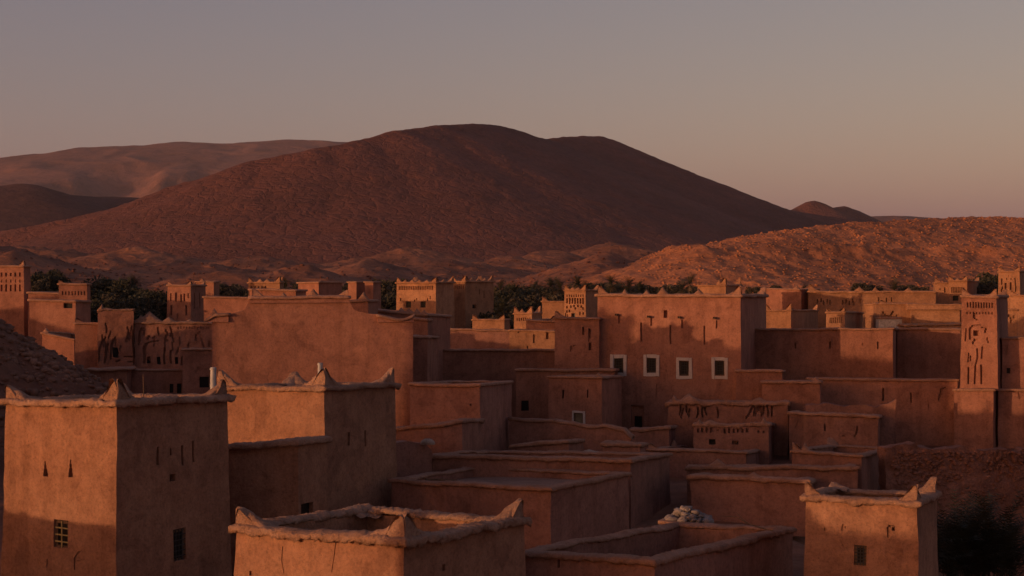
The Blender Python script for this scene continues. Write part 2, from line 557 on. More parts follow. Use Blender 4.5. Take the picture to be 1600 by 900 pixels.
def rock_mesh(seed):
    r = np.random.default_rng(seed)
    t = (1 + 5 ** 0.5) / 2
    v = np.array([(-1, t, 0), (1, t, 0), (-1, -t, 0), (1, -t, 0), (0, -1, t), (0, 1, t), (0, -1, -t), (0, 1, -t), (t, 0, -1), (t, 0, 1), (-t, 0, -1), (-t, 0, 1)], float)
    v /= np.linalg.norm(v[0])
    v *= r.uniform(0.7, 1.25, (12, 1)) * np.array([1, 0.85, 0.65])
    f = np.array([(0, 11, 5), (0, 5, 1), (0, 1, 7), (0, 7, 10), (0, 10, 11), (1, 5, 9), (5, 11, 4), (11, 10, 2), (10, 7, 6), (7, 1, 8), (3, 9, 4), (3, 4, 2), (3, 2, 6), (3, 6, 8), (3, 8, 9), (4, 9, 5), (2, 4, 11), (6, 2, 10), (8, 6, 7), (9, 8, 1)])
    return v, f


ROCKS = [rock_mesh(k) for k in range(6)]


def scatter_rocks(name, pts, sizes, mat, label=None, parent=None, origin=None):
    V, Fc, n = [], [], 0
    for p, s in zip(pts, sizes):
        v, f = ROCKS[random.randrange(6)]
        a = random.uniform(0, 6.28)
        c, d = math.cos(a), math.sin(a)
        v = v @ np.array([[c, d, 0], [-d, c, 0], [0, 0, 1]]) * s + p
        V.append(v); Fc.append(f + n); n += 12
    o = obj(name, np.concatenate(V), np.concatenate(Fc), mat, parent, origin)
    o['kind'] = 'stuff'
    if label:
        tag(o, label, 'rocks')
    return o


# loose rocks on the right-hand hill
X, Y, Z = rk
sel = rng.choice(X.size, 70000, replace=False)
pp = np.stack([X.ravel()[sel], Y.ravel()[sel], Z.ravel()[sel]], -1)
ok = (pp[:, 1] < 660) & (pp[:, 1] > 400) & (pp[:, 0] > 0.09 * pp[:, 1]) & (pp[:, 0] < 0.42 * pp[:, 1]) & (pp[:, 2] > ground_base(pp[:, 0], pp[:, 1]) + 0.2)
pp = pp[ok]
scatter_rocks('hill_rocks', pp, rng.uniform(0.3, 1.0, len(pp)) ** 2.2 * 0.8, 'hill_rocky', 'loose rocks strewn over the sunlit hill at the right')
nr_ = 9000
yy = rng.uniform(340, 900, nr_)
xx = rng.uniform(-0.42, 0.3, nr_) * yy
scatter_rocks('plain_rocks', np.column_stack([xx, yy, ground_z(xx, yy)]), rng.uniform(0.35, 1.0, nr_) ** 2 * 1.0, 'hill_dark', 'loose stones strewn over the plain below the big hill')
# rocks on the spur at the left
n = 2800
xy = np.stack([rng.uniform(-48, -26, n), rng.uniform(84, 118, n)], -1)
zz = ground_z(xy[:, 0], xy[:, 1])
ok = zz > 0.8
scatter_rocks('slope_rocks', np.column_stack([xy, zz])[ok], (rng.uniform(0.1, 0.62, n) ** 1.5)[ok], 'hillside', 'loose stones lying on the dark slope at the left edge')

# ------------------------------------------------------------------ adobe houses


def offset_poly(P, o):
    """offset a convex ccw polygon outward by o (2-D)"""
    n = len(P)
    out = []
    for i in range(n):
        a, b, c = P[i - 1], P[i], P[(i + 1) % n]
        d1 = (b - a) / np.linalg.norm(b - a)
        d2 = (c - b) / np.linalg.norm(c - b)
        n1 = np.array([d1[1], -d1[0]]); n2 = np.array([d2[1], -d2[0]])
        A = np.array([n1, n2])
        rhs = np.array([n1 @ b + o, n2 @ b + o])
        out.append(np.linalg.solve(A, rhs))
    return np.array(out)


def face_panel(T0, T1, B0, B1, cell, holes, amp, nrm, seed=0, dscale=1.6):
    """a wall face as a displaced grid with recessed openings; holes: (u0,u1,v0,v1,depth) in metres along u / z"""
    L = np.linalg.norm(T1[:2] - T0[:2])
    z0, z1 = B0[2], min(T0[2], T1[2])
    Hh = z1 - z0
    us = list(np.linspace(0, 1, max(2, int(L / cell) + 2)))
    vs = list(np.linspace(0, 1, max(2, int(Hh / cell) + 2)))
    hs = []
    for (u0, u1, v0, v1, dep) in holes:
        u0, u1 = sorted((u0 / L, u1 / L))
        v0, v1 = sorted(((v0 - z0) / Hh, (v1 - z0) / Hh))
        u0, u1 = max(u0, 0.004), min(u1, 0.996)
        v0, v1 = max(v0, 0.004), min(v1, 0.996)
        if u1 <= u0 or v1 <= v0:
            continue
        hs.append((u0, u1, v0, v1, dep))
        us += [u0, u1]; vs += [v0, v1]

    def uniq(a):
        a = np.sort(np.array(a))
        keep = np.concatenate([[True], np.diff(a) > 1e-5])
        return a[keep]
    us, vs = uniq(us), uniq(vs)
    U, Vv = np.meshgrid(us, vs)
    U3, V3 = U[..., None], Vv[..., None]
    P = (B0 + (B1 - B0) * U3) * (1 - V3) + (T0 + (T1 - T0) * U3) * V3
    P = P + vdisp(P, dscale, amp, 5) + vdisp(P, dscale * 0.3, amp * 0.3, 6)
    ny, nx = U.shape
    depth = np.zeros((ny - 1, nx - 1))
    cu = (us[:-1] + us[1:]) / 2
    cv = (vs[:-1] + vs[1:]) / 2
    for (u0, u1, v0, v1, dep) in hs:
        m = ((cv > v0) & (cv < v1))[:, None] & ((cu > u0) & (cu < u1))[None]
        depth = np.where(m, np.maximum(depth, dep), depth)
    verts = [P.reshape(-1, 3)]
    idx = np.arange(ny * nx).reshape(ny, nx)
    faces = []
    jj, ii = np.nonzero(depth == 0)
    faces.append(np.stack([idx[jj, ii], idx[jj, ii + 1], idx[jj + 1, ii + 1], idx[jj + 1, ii]], -1))
    base = ny * nx
    nb = -np.asarray(nrm)
    ev, ef = [], []
    for j, i in zip(*np.nonzero(depth > 0)):
        d = depth[j, i]
        q = [P[j, i], P[j, i + 1], P[j + 1, i + 1], P[j + 1, i]]
        bq = [x + nb * d for x in q]
        k = base + len(ev)
        ev += bq
        ef.append([k, k + 1, k + 2, k + 3])
        for (dj, di, a, b) in ((-1, 0, 0, 1), (0, 1, 1, 2), (1, 0, 2, 3), (0, -1, 3, 0)):
            j2, i2 = j + dj, i + di
            nd = depth[j2, i2] if (0 <= j2 < ny - 1 and 0 <= i2 < nx - 1) else 0
            if nd < d - 1e-6:
                k = base + len(ev)
                ev += [q[a] + nb * nd, q[b] + nb * nd, bq[b], bq[a]]
                ef.append([k, k + 1, k + 2, k + 3])
    if ev:
        verts.append(np.array(ev)); faces.append(np.array(ef))
    return np.concatenate(verts), np.concatenate(faces)


class Acc:
    def __init__(s):
        s.v, s.f, s.n = [], [], 0

    def add(s, v, f):
        s.v.append(np.asarray(v)); s.f.append(np.asarray(f) + s.n); s.n += len(v)

    def get(s):
        return np.concatenate(s.v), np.concatenate(s.f)


def coping(P2, zt, t, lh, lo, rough, step, closed=True, seed=0):
    """rough mud coping swept round the wall head. P2: outer corners (ccw), zt: their heights"""
    sec = [(lo * 0.35, -lh * 0.7), (lo * 0.92, -lh * 0.62), (lo, -lh * 0.2), (lo * 0.97, lh * 0.32), (lo * 0.78, lh * 0.58), (0.0, lh * 0.74), (-t * 0.5, lh * 0.85), (-t - 0.02, lh * 0.6), (-t - 0.08, lh * 0.1), (-t - 0.03, -lh * 0.4)]
    K = len(sec)
    offs = [offset_poly(P2, o) for o, _ in sec]
    n = len(P2)
    rings = []
    for e in range(n):
        L = np.linalg.norm(P2[(e + 1) % n] - P2[e])
        m = max(3, int(L / step))
        for s in range(m):
            tau = s / m
            ring = []
            for k in range(K):
                xy = offs[k][e] * (1 - tau) + offs[k][(e + 1) % n] * tau
                z = zt[e] * (1 - tau) + zt[(e + 1) % n] * tau
                ring.append((xy[0], xy[1], z + sec[k][1]))
            rings.append(ring)
    V = np.array(rings)
    Rn = len(rings)
    V = V + vdisp(V, 0.9, rough * 1.0, 15 + seed) + vdisp(V, 0.28, rough * 0.5, 25 + seed) + vdisp(V, 0.10, rough * 1.0, 27 + seed)
    # sagging and ragged fringe
    sag = fbm(V[:, :1] / 2.1, 33 + seed, 2)
    V[:, :, 2] += sag * rough * 1.6
    fr = fbm(V[:, 0] / 0.30, 35 + seed, 2)
    V[:, 1, 2] -= np.abs(fr) * rough * 2.6
    V[:, 2, 2] -= np.abs(fr) * rough * 0.6
    idx = np.arange(Rn * K).reshape(Rn, K)
    a = idx; b = np.roll(idx, -1, 0)
    f = np.stack([a, b, np.roll(b, -1, 1), np.roll(a, -1, 1)], -1).reshape(-1, 4)
    return V.reshape(-1, 3), f


def horn(corner, da, db, z, h, a, t, rough, seed=0, pw=1.25, n=9):
    """horned corner merlon: two fins along the walls that sweep up to a tip over the outer corner"""
    acc = Acc()
    c0 = np.asarray(corner, float)
    da = np.asarray(da, float)
    if db is None:
        db_ = np.array([-da[1], da[0]]) if da[0] > 0 else np.array([da[1], -da[0]])
        fins = ((da, db_),)
    else:
        db = np.asarray(db, float)
        fins = ((da, db), (db, da))
        c0 = c0 - (da + db) * t * 0.42          # out to the wall face
    for fi, (d, inn) in enumerate(fins):
        rings = []
        for i in range(n + 1):
            s = i / n
            hh = h * 0.93 * (1 - max(0.0, (s - 0.1) / 0.9)) ** pw + 0.015
            q = c0 + d * a * s
            ring = []
            for (o, zz) in ((0.0, -0.15), (0.04, 0.45), (0.12, 0.86), (0.30, 1.0), (0.55, 0.93), (0.9, 0.58), (1.25, 0.22), (1.5, -0.15)):
                w_ = q + inn * t * o
                ring.append((w_[0], w_[1], z + hh * zz if zz > 0 else z - 0.06))
            rings.append(ring)
        V = np.array(rings)
        K = V.shape[1]
        V = V + vdisp(V, 0.55, rough * 1.6, 45 + seed) + vdisp(V, 0.15, rough * 1.1, 47 + seed)
        idx = np.arange(V.shape[0] * K).reshape(-1, K)
        f = np.stack([idx[:-1, :-1], idx[:-1, 1:], idx[1:, 1:], idx[1:, :-1]], -1).reshape(-1, 4)
        if len(fins) == 1:
            f = np.concatenate([f, [[idx[0, 0], idx[0, 1], idx[0, 6], idx[0, 7]], [idx[0, 1], idx[0, 2], idx[0, 5], idx[0, 6]], [idx[0, 2], idx[0, 3], idx[0, 4], idx[0, 5]]]])
        acc.add(V.reshape(-1, 3), f)
    return acc.get()


def merlon(c, d, z, h, wdt, t, rough, seed=0):
    """stepped triangular merlon along a wall"""
    d = np.asarray(d); nn = np.array([-d[1], d[0]])
    rings = []
    for s in np.linspace(-1, 1, 7):
        hh = h * (1 - abs(s)) ** 1.15 + 0.02
        q = np.asarray(c) + d * wdt / 2 * s
        rings.append([(*(q + nn * t * o), z + hh * zz) for o, zz in ((-0.5, -0.1), (-0.42, 0.5), (0, 1), (0.42, 0.5), (0.5, -0.1))])
    V = np.array(rings)
    V = V + vdisp(V, 0.4, rough * 1.2, 55 + seed)
    K = 5
    idx = np.arange(V.shape[0] * K).reshape(-1, K)
    f = np.stack([idx[:-1, :-1], idx[:-1, 1:], idx[1:, 1:], idx[1:, :-1]], -1).reshape(-1, 4)
    return V.reshape(-1, 3), f


NH = [0]


class House:
    pass


def house(label, c, phi, l, r, name='adobe_house', cat='house', group=None, mat='red', base=-0.6, batter=0.025, t=0.38, ph=0.8, lh=0.17, lo=0.14, rough=0.03,
          horns='', hh=0.6, ha=0.9, left=(), right=(), cell=None, amp=0.035, cap=None, mer=(), deck='deck', horn_h=None):
    NH[0] += 1
    sd = NH[0]
    px, py, D = c
    Tc = at(px, py, D)
    f = R_(phi)
    dl = np.array([-math.cos(f), math.sin(f)])
    dr = np.array([math.sin(f), math.cos(f)])

    def reach(d, tpx):
        k = (tpx - 800) / F
        return (k * Tc[1] - Tc[0]) / (d[0] - k * d[1])
    L = reach(dl, l[0]) if l[0] != 'len' else l[1]
    Rr = reach(dr, r[0]) if r[0] != 'len' else r[1]
    pl = Tc[:2] + dl * L
    pr = Tc[:2] + dr * Rr
    zl = CZ - (l[-1] - HY) / F * pl[1]
    zr = CZ - (r[-1] - HY) / F * pr[1]
    pb = pl + pr - Tc[:2]
    zb = zl + zr - Tc[2]
    P2 = np.array([Tc[:2], pr, pb, pl])
    zt = np.array([Tc[2], zr, zb, zl])
    org = np.array([P2[:, 0].mean(), P2[:, 1].mean(), base])
    cell = cell or max(0.22, D * 0.0045)
    e = empty(name, org)
    tag(e, label, cat, group)
    hgt = zt.mean() - base
    Bp = offset_poly(P2, batter * hgt)
    T3 = np.column_stack([P2, zt])
    B3 = np.column_stack([Bp, np.full(4, base)])
    acc = Acc()
    h = House()
    h.root, h.org, h.D = e, org, D
    # openings -> local coordinates
    hl, hr, wins = [], [], []
    for which, lst in (('L', left), ('R', right)):
        i0, i1 = (3, 0) if which == 'L' else (0, 1)
        T0, T1 = T3[i0], T3[i1]
        Bt0, Bt1 = B3[i0], B3[i1]
        d = (T1 - T0)[:2]; LL = np.linalg.norm(d); d = d / LL
        nn = np.array([d[1], -d[0], 0.0])
        nb = np.cross(T1 - T0, Bt0 - T0); nb /= np.linalg.norm(nb)
        if nb @ nn < 0:
            nb = -nb

        def uv(qx, qy):
            ray = np.array([(qx - 800) / F, 1.0, -(qy - HY) / F])
            o = np.array([0, 0, CZ])
            tt = ((T0 - o) @ nb) / (ray @ nb)
            p = o + ray * tt
            # batter shifts the left end of the grid lines: use the ratio along the local width
            vv = (p[2] - base) / ((T0[2] + T1[2]) / 2 - base)
            A = Bt0 * (1 - vv) + T0 * vv
            Bq = Bt1 * (1 - vv) + T1 * vv
            u = ((p - A)[:2] @ (Bq - A)[:2]) / ((Bq - A)[:2] @ (Bq - A)[:2]) * LL
            # height in the panel's own v (panel uses the lower of the two heads)
            return u, p[2]
        dst = hl if which == 'L' else hr
        for op in lst:
            kind = op[0]
            if kind == 'crack':
                pts, dep = op[1], op[2]
                for (xa, ya, wa), (xb, yb, wb) in zip(pts[:-1], pts[1:]):
                    ns = max(1, int(math.hypot(xb - xa, yb - ya) / 3.0))
                    for s in range(ns):
                        q = (s + 0.5) / ns
                        cx, cy, cw = xa + (xb - xa) * q, ya + (yb - ya) * q, wa + (wb - wa) * q
                        hy = max(abs(yb - ya) / ns / 2 + 0.5, 0.9)
                        hx = max(cw / 2, abs(xb - xa) / ns / 2 * 1.1)
                        u0, v1 = uv(cx - hx, cy - hy); u1, v0 = uv(cx + hx, cy + hy)
                        dst.append((u0, u1, v0, v1, dep))
                continue
            _, qx, qy, wp, hp = op[:5]
            dep = op[5] if len(op) > 5 else {'slit': 0.35, 'win': 0.22, 'winw': 0.22, 'hole': 0.4, 'niche': 0.15, 'tri': 0.3, 'winp': 0.2}.get(kind, 0.3)
            if kind == 'tri':
                for s in range(4):
                    ya, yb = qy - hp / 2 + hp * s / 4 - 0.5, qy - hp / 2 + hp * (s + 1) / 4 + 0.5
                    ww = wp * (0.25 + 0.25 * s)
                    u0, v1 = uv(qx - ww / 2, ya); u1, v0 = uv(qx + ww / 2, yb)
                    dst.append((u0, u1, v0, v1, dep))
                continue
            u0, v1 = uv(qx - wp / 2, qy - hp / 2)
            u1, v0 = uv(qx + wp / 2, qy + hp / 2)
            dst.append((u0, u1, v0, v1, dep))
            if kind in ('win', 'winw', 'winp', 'winy', 'dark'):
                vv = ((v0 + v1) / 2 - base) / ((T0[2] + T1[2]) / 2 - base)
                A = Bt0 * (1 - vv) + T0 * vv
                Bq = Bt1 * (1 - vv) + T1 * vv
                cen = A + (Bq - A) * ((u0 + u1) / 2 / LL)
                cen[2] = (v0 + v1) / 2
                wins.append((kind, cen, np.array([d[0], d[1], 0]), nn, abs(u1 - u0), abs(v1 - v0), dep))
    for k in range(4):
        a, b = k, (k + 1) % 4
        T0, T1, b0, b1 = T3[a], T3[b], B3[a], B3[b]
        d = (T1 - T0)[:2]; d = d / np.linalg.norm(d)
        nn = np.array([d[1], -d[0], 0])
        holes = hr if k == 0 else (hl if k == 3 else ())
        cc = cell if k in (0, 3) else cell * 2
        v, fc = face_panel(T0, T1, b0, b1, cc, holes, amp, nn, sd)
        acc.add(v, fc)
    # inside of the parapet and wall head
    In = offset_poly(P2, -t)
    for k in range(4):
        a, b = k, (k + 1) % 4
        T0 = np.array([*In[b], zt[b]]); T1 = np.array([*In[a], zt[a]])
        v, fc = face_panel(T0, T1, T0 - (0, 0, ph + 0.1), T1 - (0, 0, ph + 0.1), max(cell * 1.3, 0.3), (), amp * 0.8, (0, 0, 1), sd)
        acc.add(v, fc)
        q = np.array([[*P2[a], zt[a] - 0.02], [*P2[b], zt[b] - 0.02], [*In[b], zt[b] - 0.02], [*In[a], zt[a] - 0.02]])
        acc.add(q, np.array([[0, 1, 2, 3]]))
    v, fc = acc.get()
    h.wall = obj('wall', v, fc, mat, e, org)
    # roof deck
    m = 7
    uu = np.linspace(0, 1, m)
    Un, Vn = np.meshgrid(uu, uu)
    Q = np.column_stack([offset_poly(P2, -t + 0.06), zt - ph])
    G = ((Q[0] * (1 - Un[..., None]) + Q[1] * Un[..., None]) * (1 - Vn[..., None]) + (Q[3] * (1 - Un[..., None]) + Q[2] * Un[..., None]) * Vn[..., None])
    G = G + vdisp(G, 1.5, 0.06, 71) * np.array([0, 0, 1])
    i = (np.arange(m - 1)[:, None] * m + np.arange(m - 1)[None]).ravel()
    obj('roof', G.reshape(-1, 3), np.stack([i, i + 1, i + 1 + m, i + m], -1), deck, e, org, smooth=True)
    capm = cap or {'ochre': 'ochre_cap', 'gold': 'gold'}.get(mat, 'red_cap')
    if lh > 0:
        v, fc = coping(P2, zt, t, lh, lo, rough, max(0.055, D * 0.0016), seed=sd)
        obj('coping', v, fc, capm, e, org)
    mid = offset_poly(P2, -t * 0.45)
    dirs = [(P2[(k + 1) % 4] - P2[k]) / np.linalg.norm(P2[(k + 1) % 4] - P2[k]) for k in range(4)]
    for ch in horns:
        k = 'crbl'.index(ch)
        hgt_ = (horn_h or {}).get(ch, hh)
        v, fc = horn(mid[k], dirs[k], -dirs[k - 1], zt[k] + lh * 0.4, hgt_, ha, t * 1.15, rough * 0.9, sd + k)
        obj('corner_merlon', v, fc, capm, e, org)
    for (edge, u, mh, mw) in mer:        # edge letter L/R/b/k, position 0..1
        k = {'R': 0, 'B': 1, 'K': 2, 'L': 3}[edge]
        q = mid[k] * (1 - u) + mid[(k + 1) % 4] * u
        z = zt[k] * (1 - u) + zt[(k + 1) % 4] * u
        v, fc = merlon(q, dirs[k], z + lh * 0.45, mh, mw, t, rough, sd)
        obj('merlon', v, fc, capm, e, org)
    h.P2, h.zt, h.dirs = P2, zt, dirs
    for (kind, cen, d, nn, ww, hw, dep) in wins:
        window(e, org, kind, cen, d, nn, ww, hw, dep)
    return h


def window(e, org, kind, cen, d, nn, ww, hw, dep):
    up = np.array([0, 0, 1.0])
    b = MB()
    b.box(cen - nn * (dep - 0.03), d * ww * 0.497, nn * 0.012, up * hw * 0.497)
    pane = b.build('window', 'shutter' if kind == 'winp' else 'void', e, org)
    if kind == 'dark':
        return
    # frame in the reveal
    fr = MB()
    tk = min(0.05, ww * 0.09)
    yc = cen - nn * (dep - 0.09)
    for s in (-1, 1):
        fr.box(yc + d * s * (ww / 2 - tk), d * tk, nn * 0.03, up * hw * 0.49)
        fr.box(yc + up * s * (hw / 2 - tk), d * (ww / 2 - 2 * tk), nn * 0.028, up * tk)
    fr.build('frame', 'wood', pane, None if pane.parent is None else org)
    # grille
    g = MB()
    nvb, nhb = {'winy': (1, 3), 'winp': (0, 0)}.get(kind, (3, 5))
    rb = 0.016 if kind != 'winy' else 0.024
    yg = cen - nn * (dep - 0.15)
    for i in range(nvb):
        x = (i + 1) / (nvb + 1) - 0.5
        g.box(yg + d * ww * x, d * rb, nn * 0.014, up * (hw / 2 - 0.01))
    for i in range(nhb):
        z = (i + 1) / (nhb + 1) - 0.5
        g.box(yg + up * hw * z + nn * 0.012, d * (ww / 2 - 0.01), nn * 0.012, up * rb)
    if g.v:
        g.build('grille', 'yellow_paint' if kind == 'winy' else 'iron', pane, org)
    if kind in ('winw', 'winp'):
        s_ = MB()
        bw = 0.24 if kind == 'winw' else 0.12
        yo = cen + nn * 0.02
        for s in (-1, 1):
            s_.box(yo + d * s * (ww / 2 + bw / 2 + 0.01), d * (bw / 2), nn * 0.06, up * (hw / 2 + bw * (1.02 if s < 0 else 0.94)))
            s_.box(yo + up * s * (hw / 2 + bw / 2), d * (ww / 2 + 0.005), nn * 0.057, up * (bw / 2))
        s_.v = [v_ + np.array([random.uniform(-1, 1), random.uniform(-0.2, 0.2), random.uniform(-1, 1)]) * 0.035 for v_ in s_.v]
        so = s_.build('surround', 'plaster_white', pane, org)


def wall_slab(label, pts, D0, D1, thick=0.5, base=-0.6, mat='red', name='adobe_wall', cat='wall', group=None, holes=(), amp=0.07, cell=None, cap=True, rough=0.04, lh=0.14, lo=0.1):
    """free-standing wall whose head follows pixel points [(px,y)], from distance D0 (first) to D1 (last)"""
    NH[0] += 1
    sd = NH[0]
    n = len(pts)
    x0, x1 = pts[0][0], pts[-1][0]
    A = at(pts[0][0], pts[0][1], D0); B = at(pts[-1][0], pts[-1][1], D1)
    d = (B - A)[:2]; L = np.linalg.norm(d); d = d / L
    nn = np.array([d[1], -d[0]])
    us, zs = [], []
    for (px, py) in pts:
        k = (px - 800) / F
        u = (k * A[1] - A[0]) / (d[0] - k * d[1])
        us.append(u); zs.append(CZ - (py - HY) / F * (A[1] + d[1] * u))
    cell = cell or max(0.22, D0 * 0.005)
    m = int(L / cell) + 3
    U = np.linspace(0, L, m)
    Zt = np.interp(U, us, zs)
    Zt = Zt + fbm(np.stack([U / 0.8, U * 0 + sd, U * 0], -1), 3, 3) * rough * 2.5
    org = np.array([(A[0] + B[0]) / 2, (A[1] + B[1]) / 2, base])
    e = empty(name, org)
    tag(e, label, cat, group)
    acc = Acc()
    for side in (0, 1):
        o = nn * (0 if side == 0 else -thick)
        vn = max(3, int((Zt.max() - base) / cell) + 2)
        V = np.linspace(0, 1, vn)
        UU, VV = np.meshgrid(U, V)
        ZZ = base + (Zt[None] - base) * VV
        bt = (1 - VV) * 0.12 * (1 if side == 0 else -1)
        Pq = np.stack([A[0] + d[0] * UU + o[0] + nn[0] * bt, A[1] + d[1] * UU + o[1] + nn[1] * bt, ZZ], -1)
        Pq = Pq + vdisp(Pq, 1.3, amp, 5) + vdisp(Pq, 0.45, amp * 0.6, 6)
        if side == 0:
            front = Pq
        else:
            back = Pq
        i = (np.arange(vn - 1)[:, None] * m + np.arange(m - 1)[None]).ravel()
        f = np.stack([i, i + 1, i + 1 + m, i + m], -1)
        acc.add(Pq.reshape(-1, 3), f if side == 0 else f[:, ::-1])
    top = np.concatenate([front[-1], back[-1]])
    i = np.arange(m - 1)
    acc.add(top, np.stack([i, i + 1, i + 1 + m, i + m], -1))
    for col in (0, -1):
        endv = np.concatenate([front[:, col], back[:, col]])
        vn = front.shape[0]
        i = np.arange(vn - 1)
        acc.add(endv, np.stack([i, i + vn, i + 1 + vn, i + 1], -1))
    v, f = acc.get()
    obj('wall', v, f, mat, e, org)
    if cap:
        # coping along the head
        sec = [(lo * 0.8, -lh * 0.5), (lo, 0), (lo * 0.4, lh * 0.8), (-thick * 0.5, lh), (-thick - lo * 0.5, lh * 0.6), (-thick - lo, 0), (-thick - lo * 0.7, -lh * 0.5)]
        ms = int(L / max(0.13, D0 * 0.003)) + 3
        Uc = np.linspace(-0.1, L + 0.1, ms)
        Zc = np.interp(Uc, U, Zt)
        V = np.array([[(A[0] + d[0] * u + nn[0] * o, A[1] + d[1] * u + nn[1] * o, z + zz) for o, zz in sec] for u, z in zip(Uc, Zc)])
        V = V + vdisp(V, 0.8, rough * 1.3, 15) + vdisp(V, 0.2, rough * 0.9, 25)
        K = len(sec)
        idx = np.arange(ms * K).reshape(ms, K)
        a = idx[:-1]; b = idx[1:]
        f = np.stack([a, b, np.roll(b, -1, 1), np.roll(a, -1, 1)], -1).reshape(-1, 4)
        f = np.concatenate([f, [[idx[0, 0], idx[0, 1], idx[0, 2], idx[0, 3]], [idx[0, 3], idx[0, 4], idx[0, 5], idx[0, 6]], [idx[-1, 3], idx[-1, 2], idx[-1, 1], idx[-1, 0]], [idx[-1, 6], idx[-1, 5], idx[-1, 4], idx[-1, 3]]]])
        obj('coping', V.reshape(-1, 3), f, 'ochre_cap' if mat == 'ochre' else 'red_cap', e, org)
    return e


def row(kind, x0, x1, n, y, wp, hp, dep, jit=0.0):
    return [(kind, x0 + (x1 - x0) * i / max(1, n - 1) + random.uniform(-jit, jit), y + random.uniform(-jit, jit), wp, hp * random.uniform(0.9, 1.1), dep) for i in range(n)]


def put_merlon(h, px, py, D, mh, mw, t=0.35, d=(1, 0), mat='red_cap', half=0, rough=0.03):
    """triangular merlon standing with its foot at a pixel; half=+1/-1 leans to one end"""
    q = at(px, py, D)
    if half:
        v, f = horn(q[:2], np.array(d) * half, None, q[2], mh, mw, t, rough, int(px))
    else:
        v, f = merlon(q[:2], np.array(d), q[2], mh, mw, t, rough, int(px))
    obj('merlon', v, f, mat, h.root, h.org)


def slab_into(h, pts, D0, D1, thick, base, mat, name='wall', **kw):
    """a stretch of wall that belongs to house h"""
    e = wall_slab('x', pts, D0, D1, thick, base, mat, **kw)
    off = np.array(e.location) - h.org
    for ch in list(e.children):
        ch.parent = h.root
        ch.location = tuple(off)
        if ch.name.startswith('wall'):
            ch.name = name
    bpy.data.objects.remove(e)


# ---------------------------------------------------------------- foreground towers
f1 = house('tall sunlit ochre tower with two triangular slits and a barred window, bottom left', (182, 631, 50), 30, (10, 627), (354, 622), 'adobe_tower', 'tower', mat='ochre',
           batter=0.022, t=0.42, ph=1.0, lh=0.16, lo=0.26, rough=0.065, horns='clrb', hh=0.62, ha=1.15, horn_h={'c': 0.85, 'r': 0.72, 'l': 0.55, 'b': 0.5}, amp=0.05, cell=0.16,
           left=[('tri', 70, 735, 8, 24, 0.35), ('tri', 111, 735, 7, 26, 0.35), ('winy', 95, 836, 21, 46, 0.2),
                 ('crack', [(117, 893, 3), (117, 876, 4), (123, 865, 3), (130, 863, 2)], 0.05), ('crack', [(118, 880, 2), (134, 877, 2)], 0.04), ('crack', [(73, 888, 3), (74, 876, 2)], 0.04)],
           right=[('slit', 247, 718, 4, 28), ('slit', 267, 711, 3, 10, 0.15), ('slit', 285, 715, 4, 30), ('slit', 302, 708, 4, 32), ('hole', 269, 750, 9, 9, 0.4), ('win', 281, 852, 21, 45, 0.2)])
f2 = house('sunlit ochre tower just behind the bottom left tower, pipe at its parapet', (507, 606, 63.6), 28, (340, 606), (617, 601), 'adobe_tower', 'tower', mat='ochre',
           batter=0.016, t=0.42, ph=0.9, lh=0.15, lo=0.24, rough=0.065, horns='clrb', hh=0.8, ha=1.3, horn_h={'c': 0.85, 'r': 0.85, 'l': 0.85, 'b': 0.6}, amp=0.05, cell=0.2,
           left=[], right=[('slit', 545, 690, 4, 20), ('slit', 571, 688, 3, 24)])
house('low shaded block built against the second ochre tower', (466, 691, 57.6), 22, (330, 702), (511, 687), 'adobe_house', 'house', mat='ochre', t=0.35, ph=0.5, lh=0.18, lo=0.18, rough=0.05,
      amp=0.04, batter=0.006, right=[('dark', 480, 801, 19, 20, 0.25)])
f3 = house('nearest ochre tower, its hollow horned parapet seen from above at bottom centre', (632, 846, 40), 33, (369, 824), (819, 816), 'adobe_tower', 'tower', mat='ochre', batter=0.02, t=0.45, ph=1.15,
           lh=0.15, lo=0.2, rough=0.075, horns='clrb', hh=0.6, ha=1.2, horn_h={'c': 0.7, 'l': 0.62, 'r': 0.75, 'b': 0.25}, amp=0.05, cell=0.14,
           left=[('crack', [(441, 858, 1.2), (440, 880, 1.2), (442, 900, 1)], 0.03), ('crack', [(524, 853, 1.2), (521, 878, 1), (517, 900, 1)], 0.03), ('slit', 392, 898, 3, 8, 0.2)],
           right=[('slit', 694, 900, 5, 8, 0.2)])
f4 = house('small ochre tower with four horned corners at bottom right beside a dark bush', (1433, 786, 48), 26, (1259, 777), (1463, 771), 'adobe_tower', 'tower', mat='ochre', batter=0.016, t=0.34, ph=0.7,
           lh=0.13, lo=0.18, rough=0.055, horns='clrb', hh=0.55, ha=0.7, horn_h={'c': 0.55, 'r': 0.62, 'l': 0.5, 'b': 0.2}, amp=0.04, cell=0.15,
           left=[('win', 1344, 869, 19, 33, 0.18), ('hole', 1396, 829, 5, 6, 0.3), ('crack', [(1388, 826, 3), (1392, 823, 3), (1398, 825, 4)], 0.12), ('crack', [(1387, 826, 3), (1387, 842, 2)], 0.1),
                 ('crack', [(1316, 830, 3), (1318, 821, 3), (1322, 826, 2)], 0.06), ('crack', [(1315, 848, 2), (1320, 856, 2), (1330, 857, 2)], 0.04), ('slit', 1289, 828, 2, 6, 0.1)])
f5 = house('shaded roofless enclosure with a hollow courtyard, bottom right of the nearest tower', (1022, 878, 45), 33, (812, 864), (1238, 828), 'walled_yard', 'courtyard', mat='rose', batter=0.012, t=0.42, ph=1.5,
           lh=0.12, lo=0.13, rough=0.05, horns='', amp=0.06, cell=0.16, deck='soil',
           left=[('slit', 873, 885, 4, 14, 0.2), ('slit', 1013, 893, 4, 10, 0.2)])
